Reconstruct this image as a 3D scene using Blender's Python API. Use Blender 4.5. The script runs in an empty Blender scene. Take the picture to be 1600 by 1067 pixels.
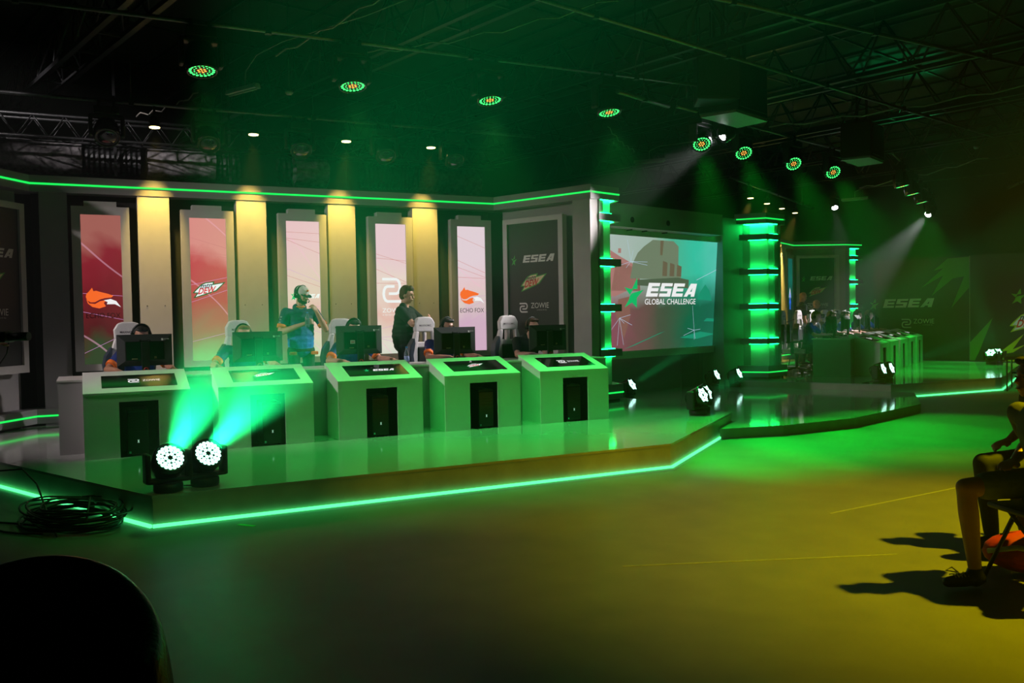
import bpy, bmesh, math, random
from mathutils import Vector, Matrix
random.seed(7)
SC = bpy.context.scene
COL = SC.collection
R = math.radians

# ---------------------------------------------------------------- camera
CP, SP = math.cos(R(1.73)), math.sin(R(1.73)); CR, SR = math.cos(R(1.0)), math.sin(R(1.0))
LV = Matrix(((1,0,0),(0,CP,SP),(0,-SP,CP))) @ Matrix(((CR,-SR,0),(SR,CR,0),(0,0,1)))
AZ = R(63.94)
W2 = Matrix(((math.sin(AZ),0,math.cos(AZ)),(math.sin(AZ-math.pi/2),0,math.cos(AZ-math.pi/2)),(0,-1,0))) @ LV
cam = bpy.data.objects.new('camera', bpy.data.cameras.new('camera')); COL.objects.link(cam)
cx, cy, cz = W2.col[0], -W2.col[1], -W2.col[2]
mm = Matrix((cx, cy, cz)).transposed().to_4x4(); mm.translation = (0, 0, 1.602)
cam.matrix_world = mm
cam.data.sensor_width = 36; cam.data.lens = 1355/1600*36; cam.data.clip_end = 80; cam.data.clip_start = .05
SC.camera = cam

# ---------------------------------------------------------------- world, exposure
w = bpy.data.worlds.new('hall_dark'); SC.world = w; w.use_nodes = True
w.node_tree.nodes['Background'].inputs[0].default_value = (.0015, .004, .0025, 1)
w.node_tree.nodes['Background'].inputs[1].default_value = 1
SC.view_settings.view_transform = 'Standard'; SC.view_settings.look = 'None'
SC.view_settings.gamma = 1; SC.view_settings.use_curve_mapping = False
SC.view_settings.exposure = 0.0
SC.cycles.use_denoising = True
SC.cycles.volume_bounces = 0; SC.cycles.max_bounces = 6; SC.cycles.diffuse_bounces = 3; SC.cycles.glossy_bounces = 3
SC.cycles.sample_clamp_indirect = 6
SC.cycles.caustics_reflective = False; SC.cycles.caustics_refractive = False

SZ = .252                                     # top of the stages above the hall floor
def M(x, y):                                  # the far set is the near one mirrored about the screen's axis
    t = R(-149.0); c, s = math.cos(t), math.sin(t); a, b = .965*(x-5.769), .965*(y-10.387)
    return (13.98 + c*a + s*b, 13.25 + s*a - c*b)
def E(e1, e2):                                # hall axes -> world
    c, s = math.cos(R(14.8)), math.sin(R(14.8)); return (c*e1 - s*e2, s*e1 + c*e2)

def lamp(name, kind, loc, aim=None, energy=100, color=(1,1,1), size=.08, angle=30, blend=.3):
    d = bpy.data.lights.new(name, kind); o = bpy.data.objects.new(name, d); COL.objects.link(o)
    d.energy = energy; d.color = color; o.location = loc
    if kind == 'SPOT': d.spot_size = R(angle); d.spot_blend = blend; d.shadow_soft_size = size
    if kind == 'AREA': d.shape = 'RECTANGLE'; d.size, d.size_y = size
    if aim is not None: o.rotation_euler = (Vector(aim)-Vector(loc)).to_track_quat('-Z', 'Y').to_euler()
    return o
GREEN = (.02, 1, .07); TEAL = (.01, 1, .26); YEL = (1, .70, .13); OLIVE = (1, .84, .0)
HAZE = .0042
def cdir(r_, u_, f_): return Vector((r_*.898+f_*.439, -r_*.439+f_*.898, u_)).normalized()     # right, up, ahead of the lens
FDIR = [cdir(.46,.50,-.6), cdir(.54,.46,-.6), cdir(.62,.40,-.62), cdir(.62,.40,-.62), cdir(.70,.52,-.50), cdir(.70,.42,-.55), cdir(.70,.42,-.55), cdir(.66,.34,-.66), cdir(.66,.34,-.66), cdir(-.45,.55,-.5), cdir(-.45,.55,-.5)]
def spot(n, p, a, e, c, ang, size=.06, blend=.35): return lamp(n, 'SPOT', p, a, e, c, size, ang, blend)
def stage_lights():
    for p, a, k, i in SPOTS:
        if k == 'near': spot('green_spot', p, a, (260,420,640,620)[i], (.05,1,.13), 62, .10, .8)
        elif k == 'mid': spot('green_spot', p, a, 1650, (.0,1,.035), 30, .10, .8)
        elif k == 'far': spot('green_spot', p, a, 750, GREEN, 50, .10, .8)
        elif k == 'floor': spot('teal_beam', p, a, (6500,6500,2600,2600,5000,2200,2200,1100,1100,900,900)[i], TEAL, 24 if i < 2 else 12, .05, .6)
        elif k == 'white': spot('white_spot', p, a, (3000,4500,500)[i], (1,.93,.95), (28,26,26)[i], .07, .6)
    for (p, sd, x) in WARM:
        q = (x, 13.15, 2.3) if sd == 'L' else (*M(x, 13.15), 2.3)
        spot('warm_wash', p, q, 340 if sd == 'L' else 1500, YEL, 38, .05, .8)
    # hall washes from the rig outside the view
    spot('white_key', (-5.2, 9.2, 4.5), (2.2, 11.8, 1.0), 1200, (1,.90,.88), 46, .10, .6)
    for x, e in ((1.0,60),(3.4,300),(5.8,450)): spot('yellow_wash', (x+.6, 3.4, 5.4), (x, 7.0, 0), e, OLIVE, 30, .06, .7)
    spot('yellow_wash', (7.4, 1.4, 5.6), (5.6, 3.5, 0), 3900, OLIVE, 56, .08, .9)
    spot('yellow_wash', (8.8, 3.2, 5.6), (8.0, 5.0, 0), 950, OLIVE, 36, .08, .9)
    spot('yellow_wash', (16.5, 6.8, 5.6), (15.4, 10.4, 0), 220, OLIVE, 34, .08, .9)
    spot('white_wash', (18.5, 9.0, 5.0), (20.4, 13.0, 1.0), 500, (.9,.85,1), 34, .08, .9)
    spot('white_wash', (-4.5, 11.0, 5.6), (1.2, 14.6, 3.9), 2000, (1,.93,.9), 24, .08, .9)


# ---------------------------------------------------------------- materials
_m = {}
def lin(c): return tuple((x/12.92 if x <= .04045 else ((x+.055)/1.055)**2.4) for x in c)
def mat(name, rgb, rough=.6, metal=0, var=.12, scale=30, bump=.0, coat=0, emit=0, sp=.5, trans=0):
    if name in _m: return _m[name]
    m = bpy.data.materials.new(name); m.use_nodes = True; nt = m.node_tree; b = nt.nodes['Principled BSDF']
    c = lin(rgb)
    if emit:
        b.inputs['Base Color'].default_value = (0, 0, 0, 1); b.inputs['Emission Color'].default_value = (*c, 1)
        b.inputs['Emission Strength'].default_value = emit; b.inputs['Roughness'].default_value = .5
    else:
        tc = nt.nodes.new('ShaderNodeTexCoord'); n = nt.nodes.new('ShaderNodeTexNoise'); n.inputs['Scale'].default_value = scale
        n.inputs['Detail'].default_value = 4
        cr = nt.nodes.new('ShaderNodeValToRGB')
        cr.color_ramp.elements[0].position = .3; cr.color_ramp.elements[1].position = .7
        cr.color_ramp.elements[0].color = (*[x*(1-var) for x in c], 1); cr.color_ramp.elements[1].color = (*[min(1, x*(1+var)) for x in c], 1)
        nt.links.new(tc.outputs['Object'], n.inputs['Vector']); nt.links.new(n.outputs['Fac'], cr.inputs['Fac'])
        nt.links.new(cr.outputs['Color'], b.inputs['Base Color'])
        b.inputs['Roughness'].default_value = rough; b.inputs['Metallic'].default_value = metal
        b.inputs['Specular IOR Level'].default_value = sp
        if coat: b.inputs['Coat Weight'].default_value = coat; b.inputs['Coat Roughness'].default_value = .05
        if trans: b.inputs['Transmission Weight'].default_value = trans
        if bump:
            bp = nt.nodes.new('ShaderNodeBump'); bp.inputs['Strength'].default_value = bump; bp.inputs['Distance'].default_value = .01
            nt.links.new(n.outputs['Fac'], bp.inputs['Height']); nt.links.new(bp.outputs['Normal'], b.inputs['Normal'])
    _m[name] = m; return m
def glow(name, rgb, s=1.0): return mat('glow_'+name, rgb, emit=s)

GREY = mat('painted_grey_panel', (.72, .70, .69), .55, var=.03, scale=8)
GREYD = mat('painted_grey_wall', (.62, .60, .59), .6, var=.04, scale=5)
GREYM = mat('painted_grey_counter', (.55, .53, .54), .6, var=.03, scale=5)
WHITEL = mat('pale_laminate', (.86, .86, .84), .42, var=.02, scale=8)
LAM = mat('glossy_stage_laminate', (.66, .655, .65), .10, var=.03, scale=2, coat=.3)
RISER = mat('stage_riser_board', (.66, .64, .60), .55, var=.10, scale=6)
BLACK = mat('matt_black', (.07, .07, .075), .5, var=.2)
BLACKG = mat('gloss_black_plastic', (.05, .05, .055), .22, var=.2)
PLA = mat('black_plastic', (.085, .085, .09), .38, var=.2)
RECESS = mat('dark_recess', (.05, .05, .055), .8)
GLASS = mat('black_display_glass', (.02, .025, .03), .07, var=.1, sp=.8)
STEEL = mat('dark_steel', (.20, .20, .21), .45, metal=.6, var=.25)
TUBE = mat('aluminium_tube', (.42, .42, .43), .4, metal=.7, var=.2)
FOIL = mat('crumpled_foil_insulation', (.62, .60, .62), .35, metal=.45, var=.5, scale=14, bump=1.0)
CONC = mat('dark_concrete', (.40, .39, .38), .48, var=.10, scale=3, bump=.12)
DECK = mat('black_ceiling_deck', (.10, .10, .10), .9, var=.3, scale=1)
WALLB = mat('black_hall_wall', (.12, .125, .125), .85, var=.3, scale=1.5)
BANNER = mat('black_vinyl_banner', (.085, .09, .095), .5, var=.15, scale=3)
LEDG = glow('green_led', (.10, .95, .35), 1.25)
LEDS = glow('bright_green_led', (.30, 1, .52), 2.6)
SKIN = mat('skin', (.80, .60, .50), .5, var=.06, scale=20)
SKINT = mat('tan_skin', (.66, .46, .36), .5, var=.06, scale=20)
WHITEC = mat('white_leatherette', (.90, .88, .87), .4, var=.03)
def led(name, rgb, s): return glow(name, rgb, s)

# ---------------------------------------------------------------- object helpers
def tag(o, label=None, cat=None, group=None, kind=None):
    if label: o['label'] = label
    if cat: o['category'] = cat
    if group: o['group'] = group
    if kind: o['kind'] = kind
    return o
def thing(name, label, cat, loc=(0,0,0), rz=0, group=None):
    o = bpy.data.objects.new(name, None); COL.objects.link(o); o.location = loc; o.rotation_euler = (0,0,rz)
    o.empty_display_size = .1
    return tag(o, label, cat, group)
def copy_tree(o, parent=None):
    c = o.copy(); COL.objects.link(c); c.parent = parent
    for ch in list(o.children): copy_tree(ch, c)
    return c

class MB:
    def __init__(s): s.v = []; s.f = []; s.mi = []; s.sm = []; s.mats = []
    def _m(s, m):
        if m is None: return 0
        if m not in s.mats: s.mats.append(m)
        return s.mats.index(m)
    def add(s, vs, fs, m=None, smooth=False):
        n = len(s.v); s.v += [tuple(v) for v in vs]; k = s._m(m)
        for f in fs: s.f.append([i+n for i in f]); s.mi.append(k); s.sm.append(smooth)
        return s
    def box(s, x0, x1, y0, y1, z0, z1, m=None, X=None):
        vs = [Vector((x, y, z)) for z in (z0, z1) for y in (y0, y1) for x in (x0, x1)]
        if X is not None: vs = [X @ v for v in vs]
        return s.add(vs, [(0,2,3,1),(4,5,7,6),(0,1,5,4),(2,6,7,3),(0,4,6,2),(1,3,7,5)], m)
    def prism(s, pts, z0, z1, m=None, X=None):
        a = sum(pts[i][0]*pts[(i+1)%len(pts)][1]-pts[(i+1)%len(pts)][0]*pts[i][1] for i in range(len(pts)))
        if a < 0: pts = pts[::-1]
        n = len(pts); vs = [Vector((p[0], p[1], z0)) for p in pts]+[Vector((p[0], p[1], z1)) for p in pts]
        if X is not None: vs = [X @ v for v in vs]
        return s.add(vs, [tuple(range(n-1,-1,-1)), tuple(range(n, 2*n))]+[(i, (i+1)%n, (i+1)%n+n, i+n) for i in range(n)], m)
    def xprism(s, yz, x0, x1, m=None):              # profile in y,z extruded along x
        X = Matrix(((0,0,1,0),(1,0,0,0),(0,1,0,0),(0,0,0,1)))
        return s.prism(yz, x0, x1, m, X)
    def tube(s, p, q, r, r2=None, m=None, seg=10, caps=True, smooth=True):
        p, q = Vector(p), Vector(q); r2 = r if r2 is None else r2
        d = (q-p); 
        if d.length < 1e-6: return s
        qt = d.to_track_quat('Z', 'Y'); vs = []
        for c, rr in ((p, r), (q, r2)):
            for i in range(seg):
                a = 2*math.pi*i/seg; vs.append(c + qt @ Vector((rr*math.cos(a), rr*math.sin(a), 0)))
        s.add(vs, [(i, (i+1)%seg, (i+1)%seg+seg, i+seg) for i in range(seg)], m, smooth)
        if caps:
            n = len(s.v)-2*seg
            k = s._m(m)
            s.f += [[n+i for i in range(seg-1,-1,-1)], [n+seg+i for i in range(seg)]]; s.mi += [k, k]; s.sm += [False, False]
        return s
    def path(s, pts, r, m=None, seg=6):
        pts = [Vector(p) for p in pts]; rings = []; vs = []
        up = Vector((0,0,1))
        for i, p in enumerate(pts):
            d = (pts[min(i+1, len(pts)-1)]-pts[max(i-1, 0)]).normalized()
            a = d.cross(up); a = a.normalized() if a.length > 1e-3 else Vector((1,0,0)); b = a.cross(d)
            for k in range(seg):
                t = 2*math.pi*k/seg; vs.append(p + a*r*math.cos(t) + b*r*math.sin(t))
        fs = []
        for i in range(len(pts)-1):
            for k in range(seg): fs.append((i*seg+k, i*seg+(k+1)%seg, (i+1)*seg+(k+1)%seg, (i+1)*seg+k))
        fs.append(tuple(range(seg-1,-1,-1))); fs.append(tuple((len(pts)-1)*seg+k for k in range(seg)))
        return s.add(vs, fs, m, True)
    def lathe(s, prof, m=None, seg=20, X=None, smooth=True):
        vs = []; fs = []; n = len(prof)
        for r, z in prof:
            for i in range(seg):
                a = 2*math.pi*i/seg; vs.append(Vector((r*math.cos(a), r*math.sin(a), z)))
        if X is not None: vs = [X @ v for v in vs]
        for j in range(n-1):
            for i in range(seg): fs.append((j*seg+i, j*seg+(i+1)%seg, (j+1)*seg+(i+1)%seg, (j+1)*seg+i))
        s.add(vs, fs, m, smooth)
        return s.add([vs[i] for i in range(seg)]+[vs[(n-1)*seg+i] for i in range(seg)], [tuple(range(seg-1,-1,-1)), tuple(range(seg, 2*seg))], m)
    def ball(s, c, r, m=None, seg=12, rings=8, X=None):
        rx, ry, rz = r if hasattr(r, '__len__') else (r, r, r); c = Vector(c); vs = []; fs = []
        for j in range(rings+1):
            t = math.pi*j/rings
            for i in range(seg):
                a = 2*math.pi*i/seg; v = Vector((rx*math.sin(t)*math.cos(a), ry*math.sin(t)*math.sin(a), -rz*math.cos(t)))
                if X is not None: v = X @ v
                vs.append(c+v)
        for j in range(rings):
            for i in range(seg): fs.append((j*seg+i, j*seg+(i+1)%seg, (j+1)*seg+(i+1)%seg, (j+1)*seg+i))
        return s.add(vs, fs, m, True)
    def mesh(s, name, m=None):
        me = bpy.data.meshes.new(name); me.from_pydata(s.v, [], s.f)
        ms = s.mats if s.mats else [m]
        for x in ms: me.materials.append(x)
        me.polygons.foreach_set('material_index', s.mi); me.polygons.foreach_set('use_smooth', s.sm)
        bm = bmesh.new(); bm.from_mesh(me); bmesh.ops.remove_doubles(bm, verts=bm.verts, dist=1e-5)
        bmesh.ops.recalc_face_normals(bm, faces=bm.faces); bm.to_mesh(me); bm.free(); me.update()
        return me
    def build(s, name, m=None, parent=None, bevel=0, loc=None, seg=2):
        if m is not None and not s.mats: pass
        o = bpy.data.objects.new(name, s.mesh(name, m)); COL.objects.link(o); o.parent = parent
        if loc is not None: o.location = loc
        if bevel:
            b = o.modifiers.new('bevel', 'BEVEL'); b.width = bevel; b.segments = seg; b.limit_method = 'ANGLE'; b.angle_limit = R(40)
        return o
def part(name, parent, m, fn, bevel=0, seg=2):
    b = MB(); fn(b); return b.build(name, m, parent, bevel, None, seg)

def offset_line(pts, d):
    out = []
    for i, p in enumerate(pts):
        def nrm(a, b):
            v = Vector((b[0]-a[0], b[1]-a[1])).normalized(); return Vector((-v.y, v.x))
        n1 = nrm(pts[i-1], p) if i > 0 else None; n2 = nrm(p, pts[i+1]) if i < len(pts)-1 else None
        n = n1 or n2
        if n1 is not None and n2 is not None:
            n = (n1+n2).normalized(); k = 1/max(.35, n.dot(n1))
        else: k = 1; n = n1 if n1 is not None else n2
        out.append((p[0]+n.x*d*k, p[1]+n.y*d*k))
    return out
def band(b, pts, t, z0, z1, m=None, d0=0):          # a wall strip of thickness t to the left of the line
    a = offset_line(pts, d0) if d0 else pts; c = offset_line(pts, d0+t)
    for i in range(len(pts)-1): b.prism([a[i], a[i+1], c[i+1], c[i]], z0, z1, m)

# ---------------------------------------------------------------- flat print: lettering and emblems
_txt = {}
def text_polys(s, bold=0):
    k = (s, bold)
    if k in _txt: return _txt[k]
    cu = bpy.data.curves.new('t', 'FONT'); cu.body = s; cu.size = 1; cu.offset = bold; cu.resolution_u = 3
    o = bpy.data.objects.new('t', cu); COL.objects.link(o)
    me = bpy.data.meshes.new_from_object(o.evaluated_get(bpy.context.evaluated_depsgraph_get()))
    vs = [(v.co.x, v.co.y) for v in me.vertices]; fs = [tuple(p.vertices) for p in me.polygons]
    x0 = min(v[0] for v in vs); x1 = max(v[0] for v in vs); y0 = min(v[1] for v in vs); y1 = max(v[1] for v in vs)
    vs = [((x-x0)/(x1-x0), (y-y0)/(y1-y0)) for x, y in vs]
    bpy.data.objects.remove(o); bpy.data.curves.remove(cu); bpy.data.meshes.remove(me)
    _txt[k] = (vs, fs); return _txt[k]
class Ink:                                          # shapes in u (right), v (up); layer lifts each print off the last
    def __init__(s): s.b = MB()
    def poly(s, pts, m, layer=0):
        z = .0015+.0012*layer; s.b.add([Vector((u, v, z)) for u, v in pts], [tuple(range(len(pts)))], m); return s
    def text(s, str_, u, v, w, h, m, shear=0, layer=0, bold=0, rot=0):
        vs, fs = text_polys(str_, bold); z = .0015+.0012*layer; c, q = math.cos(rot), math.sin(rot)
        P = []
        for a, b_ in vs:
            x, y = a*w + b_*h*shear, b_*h; P.append(Vector((u+x*c-y*q, v+x*q+y*c, z)))
        s.b.add(P, fs, m); return s
    def build(s, name, parent, X):
        b = s.b; b.v = [tuple(X @ Vector(v)) for v in b.v]
        me = bpy.data.meshes.new(name); me.from_pydata(b.v, [], b.f)
        for x in b.mats: me.materials.append(x)
        me.polygons.foreach_set('material_index', b.mi)
        o = bpy.data.objects.new(name, me); COL.objects.link(o); o.parent = parent; return o
def face_X(o, u, v):                                # plane frame: origin, right vector, up vector -> print matrix
    u = Vector(u).normalized(); v = Vector(v).normalized(); n = u.cross(v)
    m = Matrix((u, v, n)).transposed().to_4x4(); m.translation = Vector(o); return m

GL = {'E': [[(0,0),(1,0),(1,.24),(.34,.24),(.34,.39),(.95,.39),(.95,.62),(.34,.62),(.34,.76),(1,.76),(1,1),(0,1)]],
      'S': [[(0,0),(1,0),(1,.60),(.33,.60),(.33,.77),(1,.77),(1,1),(0,1),(0,.40),(.67,.40),(.67,.23),(0,.23)]],
      'A': [[(0,0),(.32,0),(.82,1),(.42,1)], [(.66,0),(1,0),(1,1),(.60,1),(.66,.8)], [(.30,.18),(.8,.18),(.8,.38),(.40,.38)]]}
def ink_esea(k, u, v, w, m, layer=0, asp=6.2):      # wide slanted block capitals
    h = w/asp; cw = w*.225
    for i, ch in enumerate('ESEA'):
        for pl in GL[ch]:
            k.poly([(u+i*w*.255+x*cw+y*h*.30, v+y*h) for x, y in pl], m, layer)
    return k
STAR = [[(80,490),(160,507),(213,405),(221,503),(172,507),(143,557)], [(160,543),(290,510),(218,582),(224,668),(168,622),(90,665),(136,590),(140,566)]]
def ink_star(k, u, v, h, m, layer=0, sx=1.0):
    for pl in STAR: k.poly([(u+(x-185)/263*h*sx, v-(y-536)/263*h) for x, y in pl], m, layer)
    return k
def stroke(k, pts, wd, m, layer=0):
    a = offset_line(pts, wd/2); b = offset_line(pts, -wd/2)
    for i in range(len(pts)-1): k.poly([b[i], b[i+1], a[i+1], a[i]], m, layer)
def ink_swirl(k, u, v, w, m, layer=0, asp=.95):     # the doubled hook emblem
    h = w*asp; wd = w*.135
    def arc(cx, cy, rx, ry, a0, a1): return [(cx+rx*math.cos(R(a0+(a1-a0)*i/6)), cy+ry*math.sin(R(a0+(a1-a0)*i/6))) for i in range(7)]
    s1 = [(.02,.92)] + arc(.74,.645,.2,.275,90,-90) + [(.35,.37)]
    s2 = [(.66,.645)] + arc(.28,.36,.2,.285,90,270) + [(.98,.075)]
    for s in (s1, s2): stroke(k, [(u+x*w, v+y*h) for x, y in s], wd, m, layer)
    return k
def ink_bolt(k, u, v, w, cols, layer=0):            # the jagged drink emblem: outline, field, dark word, red word
    out = [(535,853),(560,822),(612,772),(650,755),(730,745),(722,768),(828,750),(745,835),(640,872),(540,900),(572,855)]
    inn = [(552,846),(570,826),(616,780),(652,763),(716,755),(706,780),(806,761),(738,827),(636,862),(560,888),(588,848)]
    f = lambda x, y: (u+(x-535)/293*w, v-(y-822)/293*w)
    k.poly([f(*p) for p in out], cols[0], layer); k.poly([f(*p) for p in inn], cols[1], layer+1)
    a = f(600, 815); k.text('mtn', a[0], a[1], w*.34, w*.14, cols[2], .5, layer+2, .02, .12)
    a = f(580, 866); k.text('DEW', a[0], a[1], w*.50, w*.19, cols[3], .45, layer+2, .03, .13)
    return k
def ink_fox(k, u, v, w, mo, mw, layer=0):
    f = lambda x, y: (u+(x-440)/146*w, v-(y-112)/146*w)
    k.poly([f(*p) for p in [(442,106),(445,92),(455,82),(469,64),(474,80),(486,78),(500,83),(530,91),(557,101),(548,109),(520,112),(500,118),(480,130),(462,131),(448,122)]], mo, layer)
    k.poly([f(*p) for p in [(443,114),(456,136),(480,138),(500,126),(528,120),(516,134),(524,150),(496,159),(468,152),(450,136)]], mo, layer)
    k.poly([f(*p) for p in [(516,122),(545,116),(568,126),(587,154),(562,140),(528,140),(532,130)]], mw, layer+1)
    return k
# ================================================================ THE HALL
def struct(name, m, fn, bevel=0):
    o = part(name, None, m, fn, bevel); o['kind'] = 'structure'; return o
def rbox(b, a0, a1, b0, b1, z0, z1, m=None):
    b.prism([E(a0,b0), E(a1,b0), E(a1,b1), E(a0,b1)], z0, z1, m)
struct('floor', CONC, lambda b: rbox(b, -8, 25.0, -8, 17.2, -.1, 0))
struct('ceiling', DECK, lambda b: rbox(b, -8, 25.0, -8, 17.2, 5.9, 6.0))
struct('wall_back', WALLB, lambda b: rbox(b, -8, 25.0, 17.0, 17.2, 0, 5.9))
struct('wall_right', WALLB, lambda b: rbox(b, 24.8, 25.0, -8, 17.0, 0, 5.9))
struct('wall_left', WALLB, lambda b: rbox(b, -8.2, -8, -8, 17.2, 0, 5.9))
struct('wall_front', WALLB, lambda b: rbox(b, -8, 25.0, -8.2, -8, 0, 5.9))
# floor joints and tape marks seen as thin pale lines
tp = mat('worn_pale_tape', (.60, .60, .58), .6)
def tape(a, b_, name, label, wd=.012, m=tp):
    d = Vector((b_[0]-a[0], b_[1]-a[1])).normalized(); n = Vector((-d.y, d.x))*wd
    o = part(name, None, m, lambda b: b.prism([(a[0]+n.x, a[1]+n.y), (a[0]-n.x, a[1]-n.y), (b_[0]-n.x, b_[1]-n.y), (b_[0]+n.x, b_[1]+n.y)], 0.0, .002))
    return tag(o, label, 'tape')
tape((5.2,5.0), (8.3,5.3), 'tape_line', 'thin worn pale tape line running across the floor towards the spectators', .006)
tape((3.0,4.6), (4.7,3.95), 'tape_line', 'thin scuffed pale tape line near the feet of the front spectator', .005)
tape((1.02,7.02), (1.12,6.9), 'tape_mark', 'short scrap of green tape on the floor by the stage corner', .02, mat('green_tape', (.2,.8,.3), .5))
# ceiling: insulation seams and the open-web roof joists
seam = MB()
for i in range(-7, 23): seam.prism([E(i,-8), E(i+.03,-8), E(i+.03,17), E(i,17)], 5.86, 5.9)
for j in range(-7, 17, 2): seam.prism([E(-8,j), E(23,j), E(23,j+.03), E(-8,j+.03)], 5.87, 5.9)
so = seam.build('ceiling_seam', STEEL); tag(so, kind='structure')
def joist(e1, zt=5.82, zb=5.0, idx=0):
    L0, L1 = -7, 16.8
    t = thing('roof_truss', JL[idx], 'roof truss', (*E(e1, 5), zb), R(104.8), 'open web roof trusses')
    # local x runs along the joist
    def ch(z, s): return lambda b: b.box(L0-5, L1-5, s-.035, s+.035, z-.03, z+.03)
    for s in (-.17, .17): part('bottom_chord', t, STEEL, ch(.03, s))
    part('top_chord', t, STEEL, ch(zt-zb, 0))
    webs = MB(); ties = MB(); x = L0-5; k = 0
    while x < L1-5-.8:
        for s in (-.17, .17):
            webs.tube((x, s, .05), (x+.45, 0, zt-zb-.03), .016, seg=5); webs.tube((x+.45, 0, zt-zb-.03), (x+.9, s, .05), .016, seg=5)
        ties.box(x-.015, x+.015, -.17, .17, .02, .045)
        x += .9
    tag(webs.build('web', STEEL, t), kind='stuff'); tag(ties.build('cross_tie', STEEL, t), kind='stuff')
JL = ['roof truss farthest over the near end of the hall, in deep shadow', 'roof truss crossing above the first display column', 'roof truss crossing above the first hanging moving head',
      'roof truss passing over the black end banner of the near player set', 'roof truss passing over the big hanging loudspeaker box', 'roof truss running over the middle of the far player set', 'roof truss nearest the big black media wall']
for i, e1 in enumerate((-2.92, .16, 3.24, 6.32, 9.4, 12.48, 15.56)): joist(e1, idx=i)
for k, e1 in enumerate((18.64, 21.5)):
    JL.append(['roof truss over the far stage close to the media wall', 'last roof truss running beside the far side wall of the hall'][k]); joist(e1, idx=7+k)
# lighting pipes
def pipe(a, b_, z, label, r=.024, m=None):
    v = Vector((b_[0]-a[0], b_[1]-a[1], 0)); t = thing('lighting_pipe', label, 'lighting pipe', (a[0], a[1], z), 0)
    part('tube', t, m or TUBE, lambda b: b.tube((0,0,0), v, r, seg=10))
    n = int(v.length/2.6)
    def rods(b):
        for i in range(n+1):
            p = v*(i+.5)/(n+1); b.tube(p, p+Vector((0,0,5.86-z)), .006, seg=5)
    tag(part('drop_rod', t, STEEL, rods))
    cl = MB()
    for i in range(n+1):
        p = v*(i+.5)/(n+1); cl.box(p.x-.03, p.x+.03, p.y-.03, p.y+.03, -.035, .045)
    cl.build('clamp', STEEL, t)
pipe((-4, 9.4), (7.6, 9.4), 4.64, 'lighting pipe carrying the four green moving heads above the near desks')
pipe((-3, 12.5), (6.6, 12.5), 4.48, 'lighting pipe with small warm spots in front of the display columns')
pipe((7.9, 10.485), (14.6, 12.70), 4.64, 'lighting pipe carrying four tilted moving heads before the big screen')
pipe((0.6, 7.0), (16.5, 7.95), 4.9, 'long bare pipe crossing the hall nearest the spectators')
pipe((3.85, 7.74), (15.3, 10.7), 4.8, 'long bare pipe slanting from above the stage edge to the far stage')
pipe((14.2,12.0), (20.6,16.1), 4.64, 'lighting pipe above the far desks carrying moving heads')
pipe(M(6.3, 12.5), M(-1, 12.5), 4.48, 'lighting pipe with small warm spots above the far display columns')
pipe((5.98,9.13), (7.04,9.52), 4.35, 'pale strut reaching from a moving head to the loudspeaker box', .03)
pipe((16,9.0), (19.6,13.3), 4.4, 'lone slanting pole under the roof near the media wall', .035)

# ducts behind the near set
t = thing('air_duct', 'long air duct wrapped in wrinkled silver foil above the display columns', 'air duct', (-4, 14.6, 4.05), 0)
def seg_(a, c, rib=False):
    def f(b):
        n = max(2, int((c-a)/.035)) if rib else max(3, int((c-a)/.12))
        random.seed(int(a*100)+9); vs = []; fs = []; sg = 22
        for i in range(n+1):
            x = a+(c-a)*i/n
            for k in range(sg):
                q = 2*math.pi*k/sg; r = (.20 if i % 2 else .215) if rib else .24+random.uniform(-.014, .014)
                vs.append((x+(0 if rib else random.uniform(-.01,.01)), r*math.cos(q), r*math.sin(q)))
        for i in range(n):
            for k in range(sg): fs.append((i*sg+k, i*sg+(k+1)%sg, (i+1)*sg+(k+1)%sg, (i+1)*sg+k))
        b.add(vs, fs, None, not rib)
    part('ribbed_section' if rib else 'foil_section', t, STEEL if rib else FOIL, f)
for a, c, rib in ((.5,4.0,False),(4.0,4.8,True),(4.9,5.9,False),(5.9,6.3,True),(6.9,7.1,True),(7.15,7.7,False),(8.3,8.75,True),(8.8,9.2,True),(9.3,10.5,False)): seg_(a, c, rib)
part('hanger_strap', t, STEEL, lambda b: [b.box(x-.02, x+.02, -.26, -.25, -.26, 1.75) for x in (1.2,2.9,4.45,6.1,8.0,9.25)])
t = thing('box_truss', 'black lattice truss lying behind the near set above its cornice', 'lighting truss', (-4, 13.9, 4.2), 0)
for y in (-.15, .15):
    for z in (0, .3): part('chord', t, STEEL, lambda b: b.tube((0,y,z), (10.6,y,z), .02, seg=6))
def lat(b):
    x = 0
    while x < 10.4:
        for y in (-.15, .15): b.tube((x,y,0), (x+.2,y,.3), .009, seg=4); b.tube((x+.2,y,.3), (x+.4,y,0), .009, seg=4)
        b.tube((x,-.15,0), (x+.2,.15,0), .009, seg=4); b.tube((x+.2,.15,0), (x+.4,-.15,0), .009, seg=4); x += .4
tag(part('lattice', t, STEEL, lat), kind='stuff')

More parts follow.
